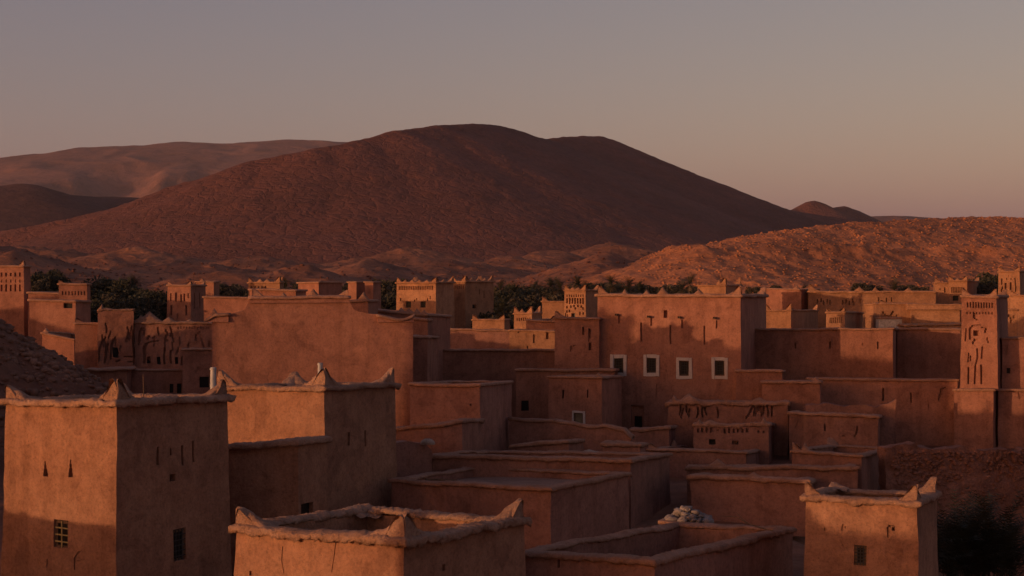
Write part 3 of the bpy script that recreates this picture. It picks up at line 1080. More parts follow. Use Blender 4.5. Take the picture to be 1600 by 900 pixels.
f6 = house('low shaded roof terrace with a pale earth deck in the centre foreground', (860, 764, 62), 34, (612, 752), (982, 740), 'roof_terrace', 'house', mat='rose', batter=0.012, t=0.4, ph=0.35, lh=0.12, lo=0.13,
           rough=0.05, horns='', amp=0.05)
f6b = house('long shaded house rising behind the pale roof terrace', (985, 720, 69), 20, (668, 712), (1046, 711), 'adobe_house', 'house', mat='rose', batter=0.014, t=0.4, ph=0.5, lh=0.12, lo=0.13, rough=0.045, amp=0.05,
            horns='')
# poles lying on the terrace
for k, (xa, ya, xb, yb, D) in enumerate([(672, 737, 716, 752, 66.5), (678, 735, 706, 756, 66.3), (664, 745, 714, 748, 66.8)]):
    mbp = MB()
    a, b = at(xa, ya, D), at(xb, yb, D - 0.3)
    a[2] = b[2] = f6.zt.mean() - 0.35 + 0.16 + 0.09 * k
    mid = (a + b) / 2
    mbp.tube([a - mid, (a * 0.5 + b * 0.5) - mid + (0, 0, 0.02), b - mid], [0.045, 0.05, 0.035], 6)
    o = mbp.build('wooden_pole', 'wood')
    o.location = mid
    tag(o, ('lowest', 'middle', 'topmost')[k] + ' of three thin wooden poles lying on the pale roof terrace', 'pole', 'poles lying on the roof terrace')

# ---------------------------------------------------------------- houses of the middle ground
house('plain reddish cube house with a flat coping right of the great gabled wall', (750, 602, 85), 14, (641, 601), (799, 597), mat='rose', t=0.4, ph=0.45, lh=0.11, lo=0.12, rough=0.04, batter=0.008, amp=0.05,
      left=[('hole', 736, 633, 3, 3, 0.2)])
house('low house with a sagging roof edge in front of the plain cube house', (722, 660, 78), 12, (612, 672), ('len', 5, 655), mat='rose', t=0.4, ph=0.4, lh=0.12, lo=0.13, rough=0.06, batter=0.008, amp=0.06)
wall_slab('rounded stub of mud wall beside the second ochre tower', [(612, 694), (640, 692), (662, 693), (676, 704)], 71.5, 72.5, 0.6, -0.5, 'rose', cap=False, amp=0.08)
b1 = house('great plain gabled mud wall house, stepped at both shoulders, upper left of centre', (641, 512, 90.9), -10, (336, 506), ('len', 9, 512), 'adobe_house', 'house', mat='red', t=0.4, ph=0.4, lh=0.0,
           batter=0.0, amp=0.03, cell=0.6)
slab_into(b1, [(331, 494), (350, 492), (372, 489), (383, 484), (389, 477), (391, 467), (545, 467), (547, 479), (556, 486), (575, 489), (600, 494), (645, 501)], 87.9, 90.1, 0.5, -0.6, 'red', 'gable_wall', cap=False, amp=0.05, cell=0.3)
slab_into(b1, [(390, 466), (470, 465), (546, 466)], 88.25, 89.35, 0.46, at(470, 472, 91)[2], 'red', 'parapet', cap=True, amp=0.02, rough=0.03, lh=0.14, lo=0.2)
slab_into(b1, [(590, 494), (622, 500), (637, 499), (646, 494)], 89.65, 90.05, 0.46, at(610, 503, 90)[2], 'red', 'parapet', cap=True, amp=0.02, rough=0.03, lh=0.12, lo=0.2)
slab_into(b1, [(322, 502), (335, 493), (357, 492)], 87.8, 88.0, 0.46, at(340, 500, 91.5)[2], 'red', 'parapet', cap=True, amp=0.02, rough=0.03, lh=0.12, lo=0.2)
put_merlon(b1, 394, 465, 88.5, 0.62, 0.95, half=1)
put_merlon(b1, 443, 466, 88.9, 0.36, 0.7)
put_merlon(b1, 490, 465, 89.2, 0.55, 0.95)
put_merlon(b1, 543, 465, 89.5, 0.5, 0.95, half=-1)
put_merlon(b1, 335, 492, 88.1, 0.4, 0.5)
house('dark stepped roof block right behind the gable of the great mud wall', (575, 470, 104), 5, (546, 470), ('len', 4, 470), mat='red', t=0.35, ph=0.4, lh=0.12, lo=0.12, mer=[('L', 0.8, 0.6, 0.9)], batter=0.0)
house('dark shoulder house with small merlons behind the right end of the great mud wall', (668, 492, 108), 12, (560, 483), ('len', 7, 494), mat='red', t=0.35, ph=0.4, lh=0.12, lo=0.12, batter=0.0,
      mer=[('L', 0.62, 0.35, 0.7), ('L', 0.74, 0.35, 0.7), ('L', 0.86, 0.35, 0.7), ('L', 0.97, 0.35, 0.6)])
house('very dark wall in deep shade right of the great mud wall', (668, 527, 99), 4, (640, 526), ('len', 6, 527), mat='red', t=0.35, ph=0.3, lh=0.12, lo=0.12, batter=0.0)
house('long dark shaded house front left of the four window mansion', (870, 547, 112), 4, (655, 547), ('len', 8, 547), mat='red', t=0.4, ph=0.4, lh=0.10, lo=0.14, rough=0.04, batter=0.002, amp=0.04)
house('shaded house with one dark doorway behind the small white framed window', (960, 578, 104), 8, (806, 578), ('len', 6, 578), mat='red', t=0.4, ph=0.4, lh=0.13, lo=0.14, batter=0.004, amp=0.05,
      left=[('dark', 820, 634, 12, 17, 0.25)])
house('small cube house with a white framed window at the foot of the mansion', (940, 590, 97), 18, (857, 589), (971, 588), mat='red', t=0.36, ph=0.4, lh=0.10, lo=0.12, rough=0.04, batter=0.004, amp=0.05,
      left=[('winp', 904, 654, 15, 19, 0.15), ('slit', 880, 616, 3, 13), ('slit', 918, 616, 2, 13)], mer=[('L', 0.98, 0.3, 0.6)])

# the mansion with four white framed windows
b2L = []
for (x, y) in ((1002, 516), (1048, 520), (1101, 521)):
    b2L.append(('slit', x, y + 3, 2.6, 30, 0.22))
for (x, y) in ((967, 499), (1018, 503), (1066, 506), (1120, 507)):
    b2L.append(('slit', x, y, 2.6, 13, 0.2))
b2L += [('hole', 1040, 491, 6, 12, 0.4), ('slit', 1026, 610, 2, 20, 0.1)]
b2L += [('winw', 966.5, 571, 15, 24, 0.25), ('winw', 1018, 571, 15, 24, 0.25), ('winw', 1069, 575.5, 15, 24, 0.25), ('winw', 1124.5, 575.5, 15, 24, 0.25)]
b2L += [('niche', 996, 655, 20, 44, 0.3), ('dark', 996, 664, 12, 26, 0.5)]
b2 = house('big square mansion with four white framed barred windows, right of centre', (1157, 462, 105), 17, (934, 461), (1197, 462), 'adobe_mansion', 'house', mat='red', batter=0.008, t=0.45, ph=0.9, lh=0.16, lo=0.22,
           rough=0.04, horns='clr', hh=0.7, ha=1.0, horn_h={'c': 0.7, 'r': 0.75, 'l': 0.7}, amp=0.05, cell=0.32, left=b2L, mer=[('L', 0.18, 0.4, 0.6), ('L', 0.34, 0.35, 0.6), ('L', 0.46, 0.6, 0.9), ('L', 0.72, 0.45, 0.8)])
dL = b2.dirs[3]
nL = np.array([dL[1], -dL[0], 0])
for (x, y) in ((964, 493), (1014, 496), (1062, 497), (1117, 498)):
    # wooden rain spout standing out of the wall
    k = (x - 800) / F
    A = b2.P2[3]
    u = (k * A[1] - A[0]) / (dL[0] - k * dL[1])
    q = np.array([*(A + dL * u), 0]); q[2] = CZ - (y - HY) / F * q[1]
    m = MB()
    d3 = np.array([dL[0], dL[1], 0])
    c = q + nL * 0.12
    m.box(c, d3 * 0.075, nL * 0.26, np.array([0, 0, 0.025]))
    m.box(c + d3 * 0.075 + (0, 0, 0.06), d3 * 0.02, nL * 0.258, np.array([0, 0, 0.085]))
    m.box(c - d3 * 0.075 + (0, 0, 0.06), d3 * 0.02, nL * 0.258, np.array([0, 0, 0.085]))
    m.build('rain_spout', 'wood', b2.root, b2.org)
house('lower wing joined to the left side of the four window mansion', (936, 498, 107.5), 17, (867, 497), ('len', 7, 498), mat='red', batter=0.006, t=0.4, ph=0.6, lh=0.10, lo=0.14, horns='l', hh=0.5, amp=0.05, cell=0.3,
      left=[('slit', 911, 517, 3, 13), ('slit', 921, 521, 4, 15, 0.3), ('hole', 922, 541, 5, 12, 0.4), ('slit', 920, 530, 2, 8, 0.2), ('crack', [(892, 549, 3), (893, 542, 4), (899, 540, 3)], 0.15)])

# right of the mansion
house('long house with a plain wall of three slits right of the mansion', (1395, 514, 110), 17, (1178, 515), (1418, 514), mat='red', batter=0.006, t=0.4, ph=0.5, lh=0.10, lo=0.15, rough=0.04, amp=0.05,
      left=[('slit', 1243, 541, 2.5, 9), ('slit', 1297, 541, 3, 11), ('crack', [(1347, 542, 2), (1350, 539, 2), (1352, 542, 2)], 0.1), ('slit', 1372, 542, 2.5, 12)])
house('dark recessed wall between the long three slit house and the carved tower', (1500, 514, 117), 12, (1402, 514), ('len', 6, 514), mat='red', batter=0.004, t=0.4, ph=0.5, lh=0.10, lo=0.14, amp=0.05)
house('long low wall house with thin black cracks beneath the three slit house', (1496, 594, 102), 12, (1262, 592), ('len', 4, 594), mat='red', batter=0.006, t=0.4, ph=0.4, lh=0.13, lo=0.14, amp=0.06,
      left=[('slit', 1380, 617, 3.5, 20), ('slit', 1424, 622, 2.5, 16), ('crack', [(1466, 627, 3), (1470, 615, 4), (1471, 609, 4), (1478, 607, 3)], 0.2), ('crack', [(1450, 632, 2), (1451, 640, 2)], 0.1),
            ('crack', [(1430, 618, 2), (1437, 615, 2)], 0.08)])
house('boxy annex with a flat coping right of the mansion foot', (1281, 597, 99), 14, (1191, 597), ('len', 3.5, 596), mat='red', batter=0.004, t=0.36, ph=0.35, lh=0.13, lo=0.14, amp=0.04, mer=[('L', 0.97, 0.3, 0.6)])
house('small block tucked against the dark right side of the mansion', (1222, 580, 103), 14, (1150, 579), ('len', 3, 580), mat='red', batter=0.0, t=0.36, ph=0.35, lh=0.13, lo=0.12, amp=0.04)

r3L = row('slit', 1512, 1550, 10, 477, 2.2, 9, 0.2) + row('niche', 1511, 1550, 9, 490, 2.2, 4, 0.12) + [
    ('crack', [(1523, 490, 3), (1521, 497, 4), (1527, 501, 2)], 0.2), ('hole', 1525, 521, 9, 9, 0.45), ('crack', [(1515, 531, 4), (1515, 514, 4), (1520, 509, 3), (1532, 508, 2)], 0.22),
    ('crack', [(1533, 512, 2), (1541, 512, 3), (1539, 520, 3)], 0.2), ('crack', [(1508, 534, 3), (1509, 514, 2)], 0.15), ('crack', [(1519, 538, 3), (1523, 530, 3), (1528, 532, 2)], 0.18),
    ('crack', [(1545, 536, 3), (1542, 528, 3)], 0.15), ('crack', [(1527, 545, 3), (1528, 560, 4), (1524, 572, 2)], 0.18), ('crack', [(1535, 542, 3), (1534, 560, 3)], 0.18),
    ('slit', 1513, 587, 2.6, 26, 0.25), ('crack', [(1524, 572, 3), (1523, 600, 3)], 0.25), ('crack', [(1533, 570, 3), (1534, 600, 3)], 0.25), ('crack', [(1514, 552, 2), (1513, 566, 2)], 0.15),
    ('crack', [(1517, 556, 3), (1517, 564, 2)], 0.15)]
r3 = house('tall slender carved tower with a band of slits near the right edge', (1557, 464, 100), 24, (1503, 463), (1574, 463), 'adobe_tower', 'tower', mat='red', batter=0.02, t=0.36, ph=0.6, lh=0.13, lo=0.13,
           horns='clr', hh=0.55, ha=0.8, base=at(1500, 610, 100)[2], amp=0.05, cell=0.22, left=r3L)
slabh = house('broad plain plinth under the slender carved tower', (1552, 609, 99.3), 24, (1491, 609), (1570, 608), 'tower_plinth', 'plinth', mat='red', batter=0.004, t=0.4, ph=0.1, lh=0.12, lo=0.12, amp=0.05)
house('house at the right edge with one small square window', (1640, 527, 101), 10, (1566, 529), ('len', 8, 527), mat='red', batter=0.003, t=0.4, ph=0.5, lh=0.10, lo=0.12, amp=0.05, base=at(1570, 612, 102)[2],
      left=[('dark', 1576, 579, 6, 9, 0.25), ('crack', [(1573, 540, 2), (1573, 555, 1.5)], 0.1)])
house('plain lower wall at the right edge below the small square window', (1650, 609, 100), 10, (1560, 609), ('len', 6, 609), mat='red', batter=0.003, t=0.4, ph=0.1, lh=0.12, lo=0.12, amp=0.06,
      left=[('crack', [(1591, 614, 2), (1594, 624, 2)], 0.1)])

# ruined carved houses below the mansion
r7L = []
random.seed(3)
for x in (1062, 1067, 1072, 1076, 1089, 1097, 1102, 1121, 1178, 1183, 1189, 1193, 1198):
    y = 640 + random.uniform(-2, 6)
    r7L.append(('crack', [(x, y - 7, 3), (x + random.uniform(-2, 2), y, 3.4), (x + random.uniform(-4, 3), y + random.uniform(5, 10), 2)], 0.28))
r7L += [('crack', [(1166, 655, 3), (1172, 643, 4), (1176, 634, 3)], 0.25), ('crack', [(1206, 636, 4), (1205, 652, 3)], 0.25), ('hole', 1187, 640, 7, 8, 0.35), ('crack', [(1052, 632, 3), (1058, 629, 2)], 0.2), ('crack', [(1130, 632, 2), (1138, 634, 2)], 0.15)]
r7 = house('crumbling ruin with eroded niches in front of the mansion', (1231, 631, 97), 12, (1043, 629), ('len', 5, 629), 'ruined_house', 'ruin', mat='rose', batter=0.004, t=0.5, ph=0.3, lh=0.16, lo=0.12, rough=0.10, amp=0.12,
           left=r7L, cell=0.25, mer=[('L', 0.03, 0.45, 0.6), ('L', 0.16, 0.55, 1.6), ('L', 0.78, 0.3, 1.6)])
r7b = house('low ruin with a row of small square niches below the crumbling ruin', (1201, 664, 91.5), 14, (1084, 664), (1231, 662), 'ruined_house', 'ruin', mat='rose', batter=0.004, t=0.4, ph=0.3, lh=0.13, lo=0.08, rough=0.07, amp=0.09,
            cell=0.22, left=row('niche', 1091, 1111, 4, 673, 3.6, 6.5, 0.25) + row('niche', 1132, 1167, 6, 675, 3.6, 6.5, 0.25) + [('niche', 1121, 673, 3.5, 2.5, 0.2), ('niche', 1185, 677, 3, 5, 0.2), ('niche', 1193, 678, 3, 5, 0.2),
                                                                                                                  ('dark', 1113, 691, 10, 9, 0.3), ('dark', 1148, 693, 10, 6, 0.3)],
            mer=[('L', 0.03, 0.35, 0.5), ('L', 0.2, 0.25, 1.4), ('L', 0.97, 0.4, 0.6)])
house('house with a pale flat roof and two thin cracks right of the ruins', (1372, 651, 92), 16, (1233, 645), (1406, 644), mat='rose', batter=0.006, t=0.4, ph=0.16, lh=0.13, lo=0.14, rough=0.05, amp=0.06,
      left=[('slit', 1289, 670, 3, 11, 0.25), ('crack', [(1340, 667, 3), (1339, 676, 3), (1335, 683, 3)], 0.2), ('crack', [(1316, 684, 3), (1321, 681, 2)], 0.12), ('crack', [(1248, 657, 2), (1243, 670, 2)], 0.08)])
wall_slab('ragged broken wall top behind the house with the pale flat roof', [(1258, 634), (1290, 632), (1320, 637), (1348, 634), (1390, 631), (1400, 626)], 97, 96.5, 0.5, -0.5, 'rose', name='ruined_wall', cap=False, amp=0.14, rough=0.09)
house('shaded house with a broad open roof below the row of niches', (1166, 707, 85), 16, (1013, 702), (1233, 697), mat='rose', batter=0.008, t=0.4, ph=0.4, lh=0.10, lo=0.12, rough=0.045, amp=0.05, horns='l', hh=0.35, ha=0.7,
      mer=[('K', 0.72, 0.5, 0.8)])
house('shaded house with a pair of small horns behind the bottom right tower', (1346, 712, 78), 22, (1238, 706), (1390, 701), mat='rose', batter=0.008, t=0.4, ph=0.4, lh=0.10, lo=0.12, rough=0.045, amp=0.05, horns='lb', hh=0.5, ha=0.6,
      mer=[('L', 0.14, 0.5, 0.6)])
house('wide flat house with two roof levels left of the bottom right tower', (1262, 752, 70), 15, (1078, 744), (1364, 736), mat='rose', batter=0.008, t=0.45, ph=0.3, lh=0.15, lo=0.16, rough=0.05, amp=0.05,
      mer=[('L', 0.55, 0.25, 0.9)])
house('upper roof level of the wide flat house, thin coping', (1340, 731, 75), 9, (1074, 731), ('len', 4, 728), mat='rose', batter=0.006, t=0.4, ph=0.3, lh=0.13, lo=0.12, rough=0.05, amp=0.05, mer=[('L', 0.17, 0.4, 1.2)])
# low walls left of the ruins
wall_slab('long low ruined wall sagging to the right below the white framed window', [(796, 656), (860, 659), (915, 666), (950, 668), (975, 670), (985, 684)], 91, 88, 0.6, -0.5, 'rose', name='ruined_wall', amp=0.1, rough=0.05)
house('tiny low roof in shade behind the long shaded house', (888, 690, 83), 20, (800, 697), ('len', 3, 688), mat='rose', batter=0.0, t=0.35, ph=0.2, lh=0.13, lo=0.12, rough=0.06)
house('narrow stub house left of the broad open roof', (1000, 697, 80), 12, (942, 694), ('len', 3, 694), mat='rose', batter=0.0, t=0.35, ph=0.3, lh=0.14, lo=0.12, rough=0.06, amp=0.07)
house('dark boxy stub between the mansion doorway and the ruins', (1046, 669, 94), 14, (984, 672), ('len', 3, 668), mat='rose', batter=0.0, t=0.4, ph=0.3, lh=0.14, lo=0.1, rough=0.06, amp=0.06)
rw = wall_slab('rough rubble built enclosure wall at the right edge, in shade', [(1384, 700), (1410, 692), (1432, 690), (1440, 697), (1500, 699), (1560, 703), (1680, 706)], 80, 84, 0.7, -9.0, 'rubblewall', name='rubble_wall', amp=0.2, cell=0.17, cap=False, rough=0.06)

# stones standing out of its eroded face
pts_, sz_ = [], []
rs_ = random.Random(4)
for k in range(900):
    px = rs_.uniform(1395, 1610)
    D = 80 + (px - 1384) / 296 * 4
    py = 706 + rs_.uniform(0, 1) ** 1.5 * 95
    q = at(px, py, D)
    q[1] -= 0.02 + (2.0 - q[2]) * 0.012
    pts_.append(q); sz_.append(rs_.uniform(0.07, 0.2))
scatter_rocks('wall_stones', pts_, sz_, 'rubblewall', None, rw, np.array(rw.location))

# ---------------------------------------------------------------- left middle: carved ruin
l1L = [('crack', [(153, 565, 3), (155, 545, 3), (160, 535, 4), (166, 528, 3)], 0.3), ('crack', [(163, 568, 3), (165, 548, 4), (169, 538, 3)], 0.3), ('crack', [(172, 562, 3), (174, 540, 4), (178, 530, 4)], 0.3),
       ('dark', 180, 551, 9, 16, 0.4), ('crack', [(186, 548, 2), (190, 540, 2)], 0.15), ('crack', [(198, 534, 3), (201, 526, 5), (203, 520, 3)], 0.3), ('crack', [(209, 570, 4), (209, 520, 4), (210, 503, 3)], 0.3),
       ('crack', [(192, 556, 4), (200, 556, 5), (206, 558, 5)], 0.25), ('crack', [(180, 566, 3), (187, 562, 3)], 0.2), ('crack', [(199, 564, 6), (207, 565, 5)], 0.25)]
rl = random.Random(8)
for k in range(12):
    x, y = rl.uniform(156, 205), rl.uniform(508, 545)
    l1L.append(('crack', [(x, y + rl.uniform(5, 9), 2.5), (x + rl.uniform(-2, 3), y, 3.2), (x + rl.uniform(-2, 5), y - rl.uniform(5, 9), 2)], 0.2))
l1 = house('left bay of the carved ruin, with blind arches and one arched opening', (209, 484, 129), -15, (153, 485), ('len', 8, 486), 'carved_ruin', 'ruin', mat='red', batter=0.004, t=0.5, ph=0.5, lh=0.1, lo=0.06, rough=0.08, amp=0.12, cell=0.35,
           left=l1L, mer=[('L', 0.04, 0.5, 0.6)])
l2L = [('crack', [(217, 540, 4), (219, 522, 3), (222, 514, 3)], 0.25), ('crack', [(225, 568, 4), (225, 545, 5), (229, 538, 5), (238, 535, 4), (248, 534, 3)], 0.32), ('crack', [(230, 532, 4), (233, 526, 4)], 0.25),
       ('dark', 232, 563, 6, 11, 0.4), ('dark', 248, 564, 6, 12, 0.4), ('slit', 257, 557, 3.5, 26, 0.3), ('slit', 267, 558, 3.5, 22, 0.3), ('dark', 276, 564, 5, 11, 0.4), ('slit', 284, 564, 3, 14, 0.3),
       ('crack', [(265, 512, 3), (268, 524, 3), (272, 536, 3)], 0.25)] + row('slit', 278, 326, 12, 513, 2.0, 4, 0.15, 0.6) + [('crack', [(314, 528, 2), (318, 540, 2)], 0.12)]
for k in range(16):
    x, y = rl.uniform(214, 326), rl.uniform(518, 550)
    l2L.append(('crack', [(x, y + rl.uniform(4, 8), 2.5), (x + rl.uniform(-2, 3), y, 3), (x + rl.uniform(-2, 5), y - rl.uniform(4, 8), 2)], 0.18))
house('long right bay of the carved ruin with blind arches and three small windows', (334, 505, 131), -13, (211, 504), ('len', 8, 505), 'carved_ruin', 'ruin', mat='red', batter=0.004, t=0.5, ph=0.4, lh=0.12, lo=0.12, rough=0.06, amp=0.11, cell=0.35,
      left=l2L, mer=[('L', 0.04, 0.6, 1.4), ('L', 0.16, 0.95, 2.6), ('L', 0.42, 0.5, 1.5), ('L', 0.7, 0.3, 1.0)])
house('plain corner block at the left end of the carved ruin', (154, 506, 129.5), -15, (117, 505), ('len', 6, 506), mat='red', batter=0.004, t=0.45, ph=0.4, lh=0.13, lo=0.16, amp=0.05, horns='l', hh=0.5)
house('small house with one dark doorway in front of the carved ruin', (334, 546, 119), -12, (285, 546), ('len', 4, 546), mat='red', batter=0.002, t=0.4, ph=0.3, lh=0.12, lo=0.12, amp=0.05,
      left=[('dark', 319, 597, 15, 17, 0.3), ('crack', [(304, 584, 2), (308, 578, 2), (312, 574, 2)], 0.08)])
house('low shaded house with two dark openings at the foot of the carved ruin', (290, 578, 121), -12, (195, 578), ('len', 4, 578), mat='red', batter=0.0, t=0.4, ph=0.3, lh=0.1, lo=0.08, amp=0.06,
      left=[('dark', 268, 607, 6, 14, 0.3), ('dark', 280, 607, 7, 15, 0.3)])
house('shed roof jutting out below the arched opening of the carved ruin', (198, 576, 117), -8, (140, 578), ('len', 4, 575), mat='red', batter=0.0, t=0.35, ph=0.15, lh=0.14, lo=0.3, rough=0.06, base=0.0)

# ---------------------------------------------------------------- far towers, left
def niches(x0, x1, ys, n, wp, hp, dep=0.25):
    out = []
    for y in ys:
        out += row('niche', x0, x1, n, y, wp, hp, dep)
    return out


house('tall decorated tower at the left edge with two rows of niches', (37, 416, 205), 8, (-30, 416), (47, 416), 'adobe_tower', 'tower', mat='red', batter=0.02, t=0.5, ph=0.6, lh=0.2, lo=0.2, horns='c', hh=0.8,
      left=niches(-26, 31, [429], 9, 3, 6) + row('slit', -26, 31, 9, 450, 2.8, 11, 0.35) + row('slit', -26, 31, 9, 439, 1.6, 5, 0.3))
house('brown house between the left edge tower and the dim carved tower', (95, 459, 200), 4, (44, 457), ('len', 8, 459), mat='red', batter=0.0, t=0.5, ph=0.5, lh=0.2, lo=0.2, left=[('dark', 61, 505, 5, 12, 0.3), ('dark', 77, 505, 4, 12, 0.3)])
house('dim carved tower left of the dark tree grove', (136, 444, 190), -4, (92, 444), (141, 444), 'adobe_tower', 'tower', mat='red', batter=0.01, t=0.5, ph=0.6, lh=0.2, lo=0.2, horns='l', hh=0.5,
      left=niches(98, 132, [458], 8, 2, 6) + [('slit', 121, 480, 2, 18), ('slit', 131, 480, 2, 20), ('slit', 110, 478, 2, 14)])
house('low house with a dark open porch below the dim carved tower', (118, 471, 180), 4, (46, 469), ('len', 5, 471), mat='red', batter=0.0, t=0.5, ph=0.4, lh=0.2, lo=0.2, left=[('dark', 106, 478, 14, 8, 0.4)])
house('low roof at the edge of the dark slope left of the carved ruin', (116, 531, 150), 2, (66, 520), ('len', 8, 532), mat='red', batter=0.0, t=0.5, ph=0.4, lh=0.16, lo=0.2, mer=[('L', 0.04, 0.5, 0.8)])
house('squat carved tower with long slits right of the dark tree grove', (298, 446, 215), 14, (262, 446), (321, 446), 'adobe_tower', 'tower', mat='red', batter=0.02, t=0.5, ph=0.6, lh=0.2, lo=0.2, horns='clr', hh=0.6,
      left=[('slit', 267, 464, 2, 12), ('slit', 275, 464, 3, 14), ('slit', 283, 466, 2.5, 12), ('slit', 288, 465, 2.5, 12), ('slit', 268, 485, 3, 16), ('slit', 291, 485, 3, 16), ('niche', 279, 494, 5, 8), ('slit', 294, 462, 2, 8)],
      right=[('slit', 304, 470, 2, 24, 0.15), ('slit', 312, 470, 2, 24, 0.15)])
house('small block house on the skyline right behind the squat carved tower', (334, 441, 245), 18, (306, 440), (343, 440), mat='red', batter=0.0, t=0.5, ph=0.5, lh=0.18, lo=0.18, mer=[('L', 0.3, 0.6, 1.0)])
house('long shaded wall house between the squat carved tower and the great gable', (395, 466, 190), 0, (318, 464), ('len', 8, 466), mat='red', batter=0.0, t=0.5, ph=0.4, lh=0.18, lo=0.18)
house('little white edged parapet house on the skyline above the great gable', (437, 441, 225), 12, (388, 442), (443, 441), mat='gold', batter=0.0, t=0.5, ph=0.5, lh=0.18, lo=0.18, horns='clr', hh=0.9, ha=1.0,
      left=row('niche', 393, 415, 5, 450, 2.5, 5, 0.3), mer=[('L', 0.35, 0.6, 1.2), ('L', 0.6, 0.6, 1.2)])
house('dark flat house behind the merlons of the great gable', (462, 454, 170), 6, (390, 452), ('len', 5, 454), mat='red', batter=0.0, t=0.5, ph=0.4, lh=0.16, lo=0.2)
house('broad tower with one lit and one dark side behind the great gable', (498, 441, 195), 34, (466, 442), (534, 441), 'adobe_tower', 'tower', mat='red', batter=0.01, t=0.5, ph=0.5, lh=0.16, lo=0.2, mer=[('R', 0.1, 0.3, 1.0)])
house('narrow dark tower right of the broad two toned tower', (557, 441, 205), 40, (544, 441), (573, 441), 'adobe_tower', 'tower', mat='red', batter=0.01, t=0.5, ph=0.5, lh=0.16, lo=0.16)
house('slim brown tower beside the narrow dark tower, tree at its right', (583, 441, 203), 20, (570, 441), (595, 441), 'adobe_tower', 'tower', mat='red', batter=0.01, t=0.5, ph=0.5, lh=0.16, lo=0.16)
mL = row('slit', 624, 676, 20, 450, 1.6, 6, 0.25) + [('win', 638, 476, 8, 10, 0.35), ('win', 661, 476, 8, 10, 0.35), ('slit', 626, 468, 2, 5), ('slit', 648, 470, 2, 4), ('slit', 651, 468, 1.6, 4), ('slit', 668, 468, 1.6, 5), ('slit', 672, 465, 1.6, 5)]
house('decorated castle tower with two small windows and a carved frieze', (681, 442, 185), 28, (620, 442), (709, 441), 'adobe_tower', 'tower', mat='gold', batter=0.016, t=0.5, ph=0.6, lh=0.16, lo=0.2, horns='clrb', hh=0.7, ha=1.0,
      left=mL, cell=0.5, mer=[('L', 0.18, 0.4, 1.0), ('L', 0.38, 0.45, 1.0), ('L', 0.58, 0.4, 1.0), ('L', 0.78, 0.4, 1.0), ('R', 0.5, 0.4, 1.0)])
house('twin castle tower with a dark side and one small window', (727, 440, 192), 40, (706, 440), (771, 440), 'adobe_tower', 'tower', mat='gold', batter=0.012, t=0.5, ph=0.6, lh=0.16, lo=0.2, horns='clrb', hh=0.8, ha=1.0, cell=0.5,
      left=row('slit', 711, 724, 5, 449, 1.5, 6, 0.2), right=[('dark', 741, 479, 6, 6, 0.3), ('slit', 756, 460, 1.5, 12, 0.15), ('slit', 749, 456, 1.5, 8, 0.15)], mer=[('R', 0.25, 0.5, 1.0), ('R', 0.5, 0.5, 1.0), ('R', 0.75, 0.5, 1.0)])

# centre, between great gable and mansion
house('brown wall house just right of the shoulder merlons', (668, 500, 104), 0, (640, 498), ('len', 5, 500), mat='red', batter=0.0, t=0.4, ph=0.3, lh=0.13, lo=0.12)
house('low house with a ragged roof edge below the twin castle towers', (798, 517, 150), 6, (667, 514), ('len', 6, 517), mat='rose', batter=0.0, t=0.5, ph=0.4, lh=0.11, lo=0.12, rough=0.07)
house('house with one curved bright parapet left of the tree grove foot', (788, 500, 165), 8, (738, 500), (797, 499), mat='gold', batter=0.0, t=0.5, ph=0.5, lh=0.11, lo=0.12, horns='cl', hh=0.6)
house('tiny crowned house with a row of slits before the palm grove', (831, 490, 158), 22, (803, 490), (846, 489), mat='gold', batter=0.0, t=0.45, ph=0.5, lh=0.10, lo=0.12, horns='clr', hh=0.8, ha=0.9, left=row('slit', 808, 828, 7, 499, 1.6, 5, 0.25), mer=[('L', 0.4, 0.5, 1.0)])
house('bright house front with two slits below the tiny crowned house', (868, 518, 128), 6, (796, 516), ('len', 6, 517), mat='gold', batter=0.0, t=0.45, ph=0.5, lh=0.10, lo=0.12, left=[('slit', 810, 517, 2, 10), ('slit', 834, 530, 2.5, 14), ('slit', 855, 525, 4, 11), ('slit', 824, 545, 2, 8)])
house('small shaded house with a dark flat wall left of the mansion wing', (868, 503, 140), 26, (822, 500), ('len', 5, 502), mat='red', batter=0.0, t=0.45, ph=0.4, lh=0.10, lo=0.12, horns='c', hh=0.6)
house('plain bright house left of the lattice tower', (884, 471, 172), 8, (847, 471), ('len', 6, 471), mat='gold', batter=0.0, t=0.45, ph=0.5, lh=0.10, lo=0.12, horns='l', hh=0.6)
ltL = row('slit', 886, 911, 8, 462, 1.5, 4, 0.25) + row('slit', 886, 911, 7, 470, 2.4, 9, 0.35)
for x, y in ((886, 480), (892, 479), (897, 478), (903, 478), (908, 479), (911, 482), (886, 487), (890, 486), (911, 490), (899, 482)):
    ltL.append(('niche', x, y, 2.6, 4, 0.25))
ltL += [('dark', 896, 493, 6, 7, 0.35), ('slit', 906, 490, 2, 6), ('slit', 884, 493, 2, 7), ('slit', 887, 494, 1.5, 6)]
house('lattice carved tower with a dark right side left of the mansion', (915, 454, 150), 26, (882, 454), (936, 454), 'adobe_tower', 'tower', mat='gold', batter=0.012, t=0.45, ph=0.5, lh=0.10, lo=0.12, horns='clr', hh=0.6, ha=0.8, left=ltL, cell=0.3,
      mer=[('L', 0.35, 0.35, 0.9), ('L', 0.65, 0.35, 0.9)])
house('small lit block peeping above the mansion roof', (1134, 446, 160), 20, (1090, 446), (1158, 446), mat='gold', batter=0.0, t=0.45, ph=0.5, lh=0.12, lo=0.12, horns='cr', hh=0.9, mer=[('L', 0.8, 0.7, 0.8)])

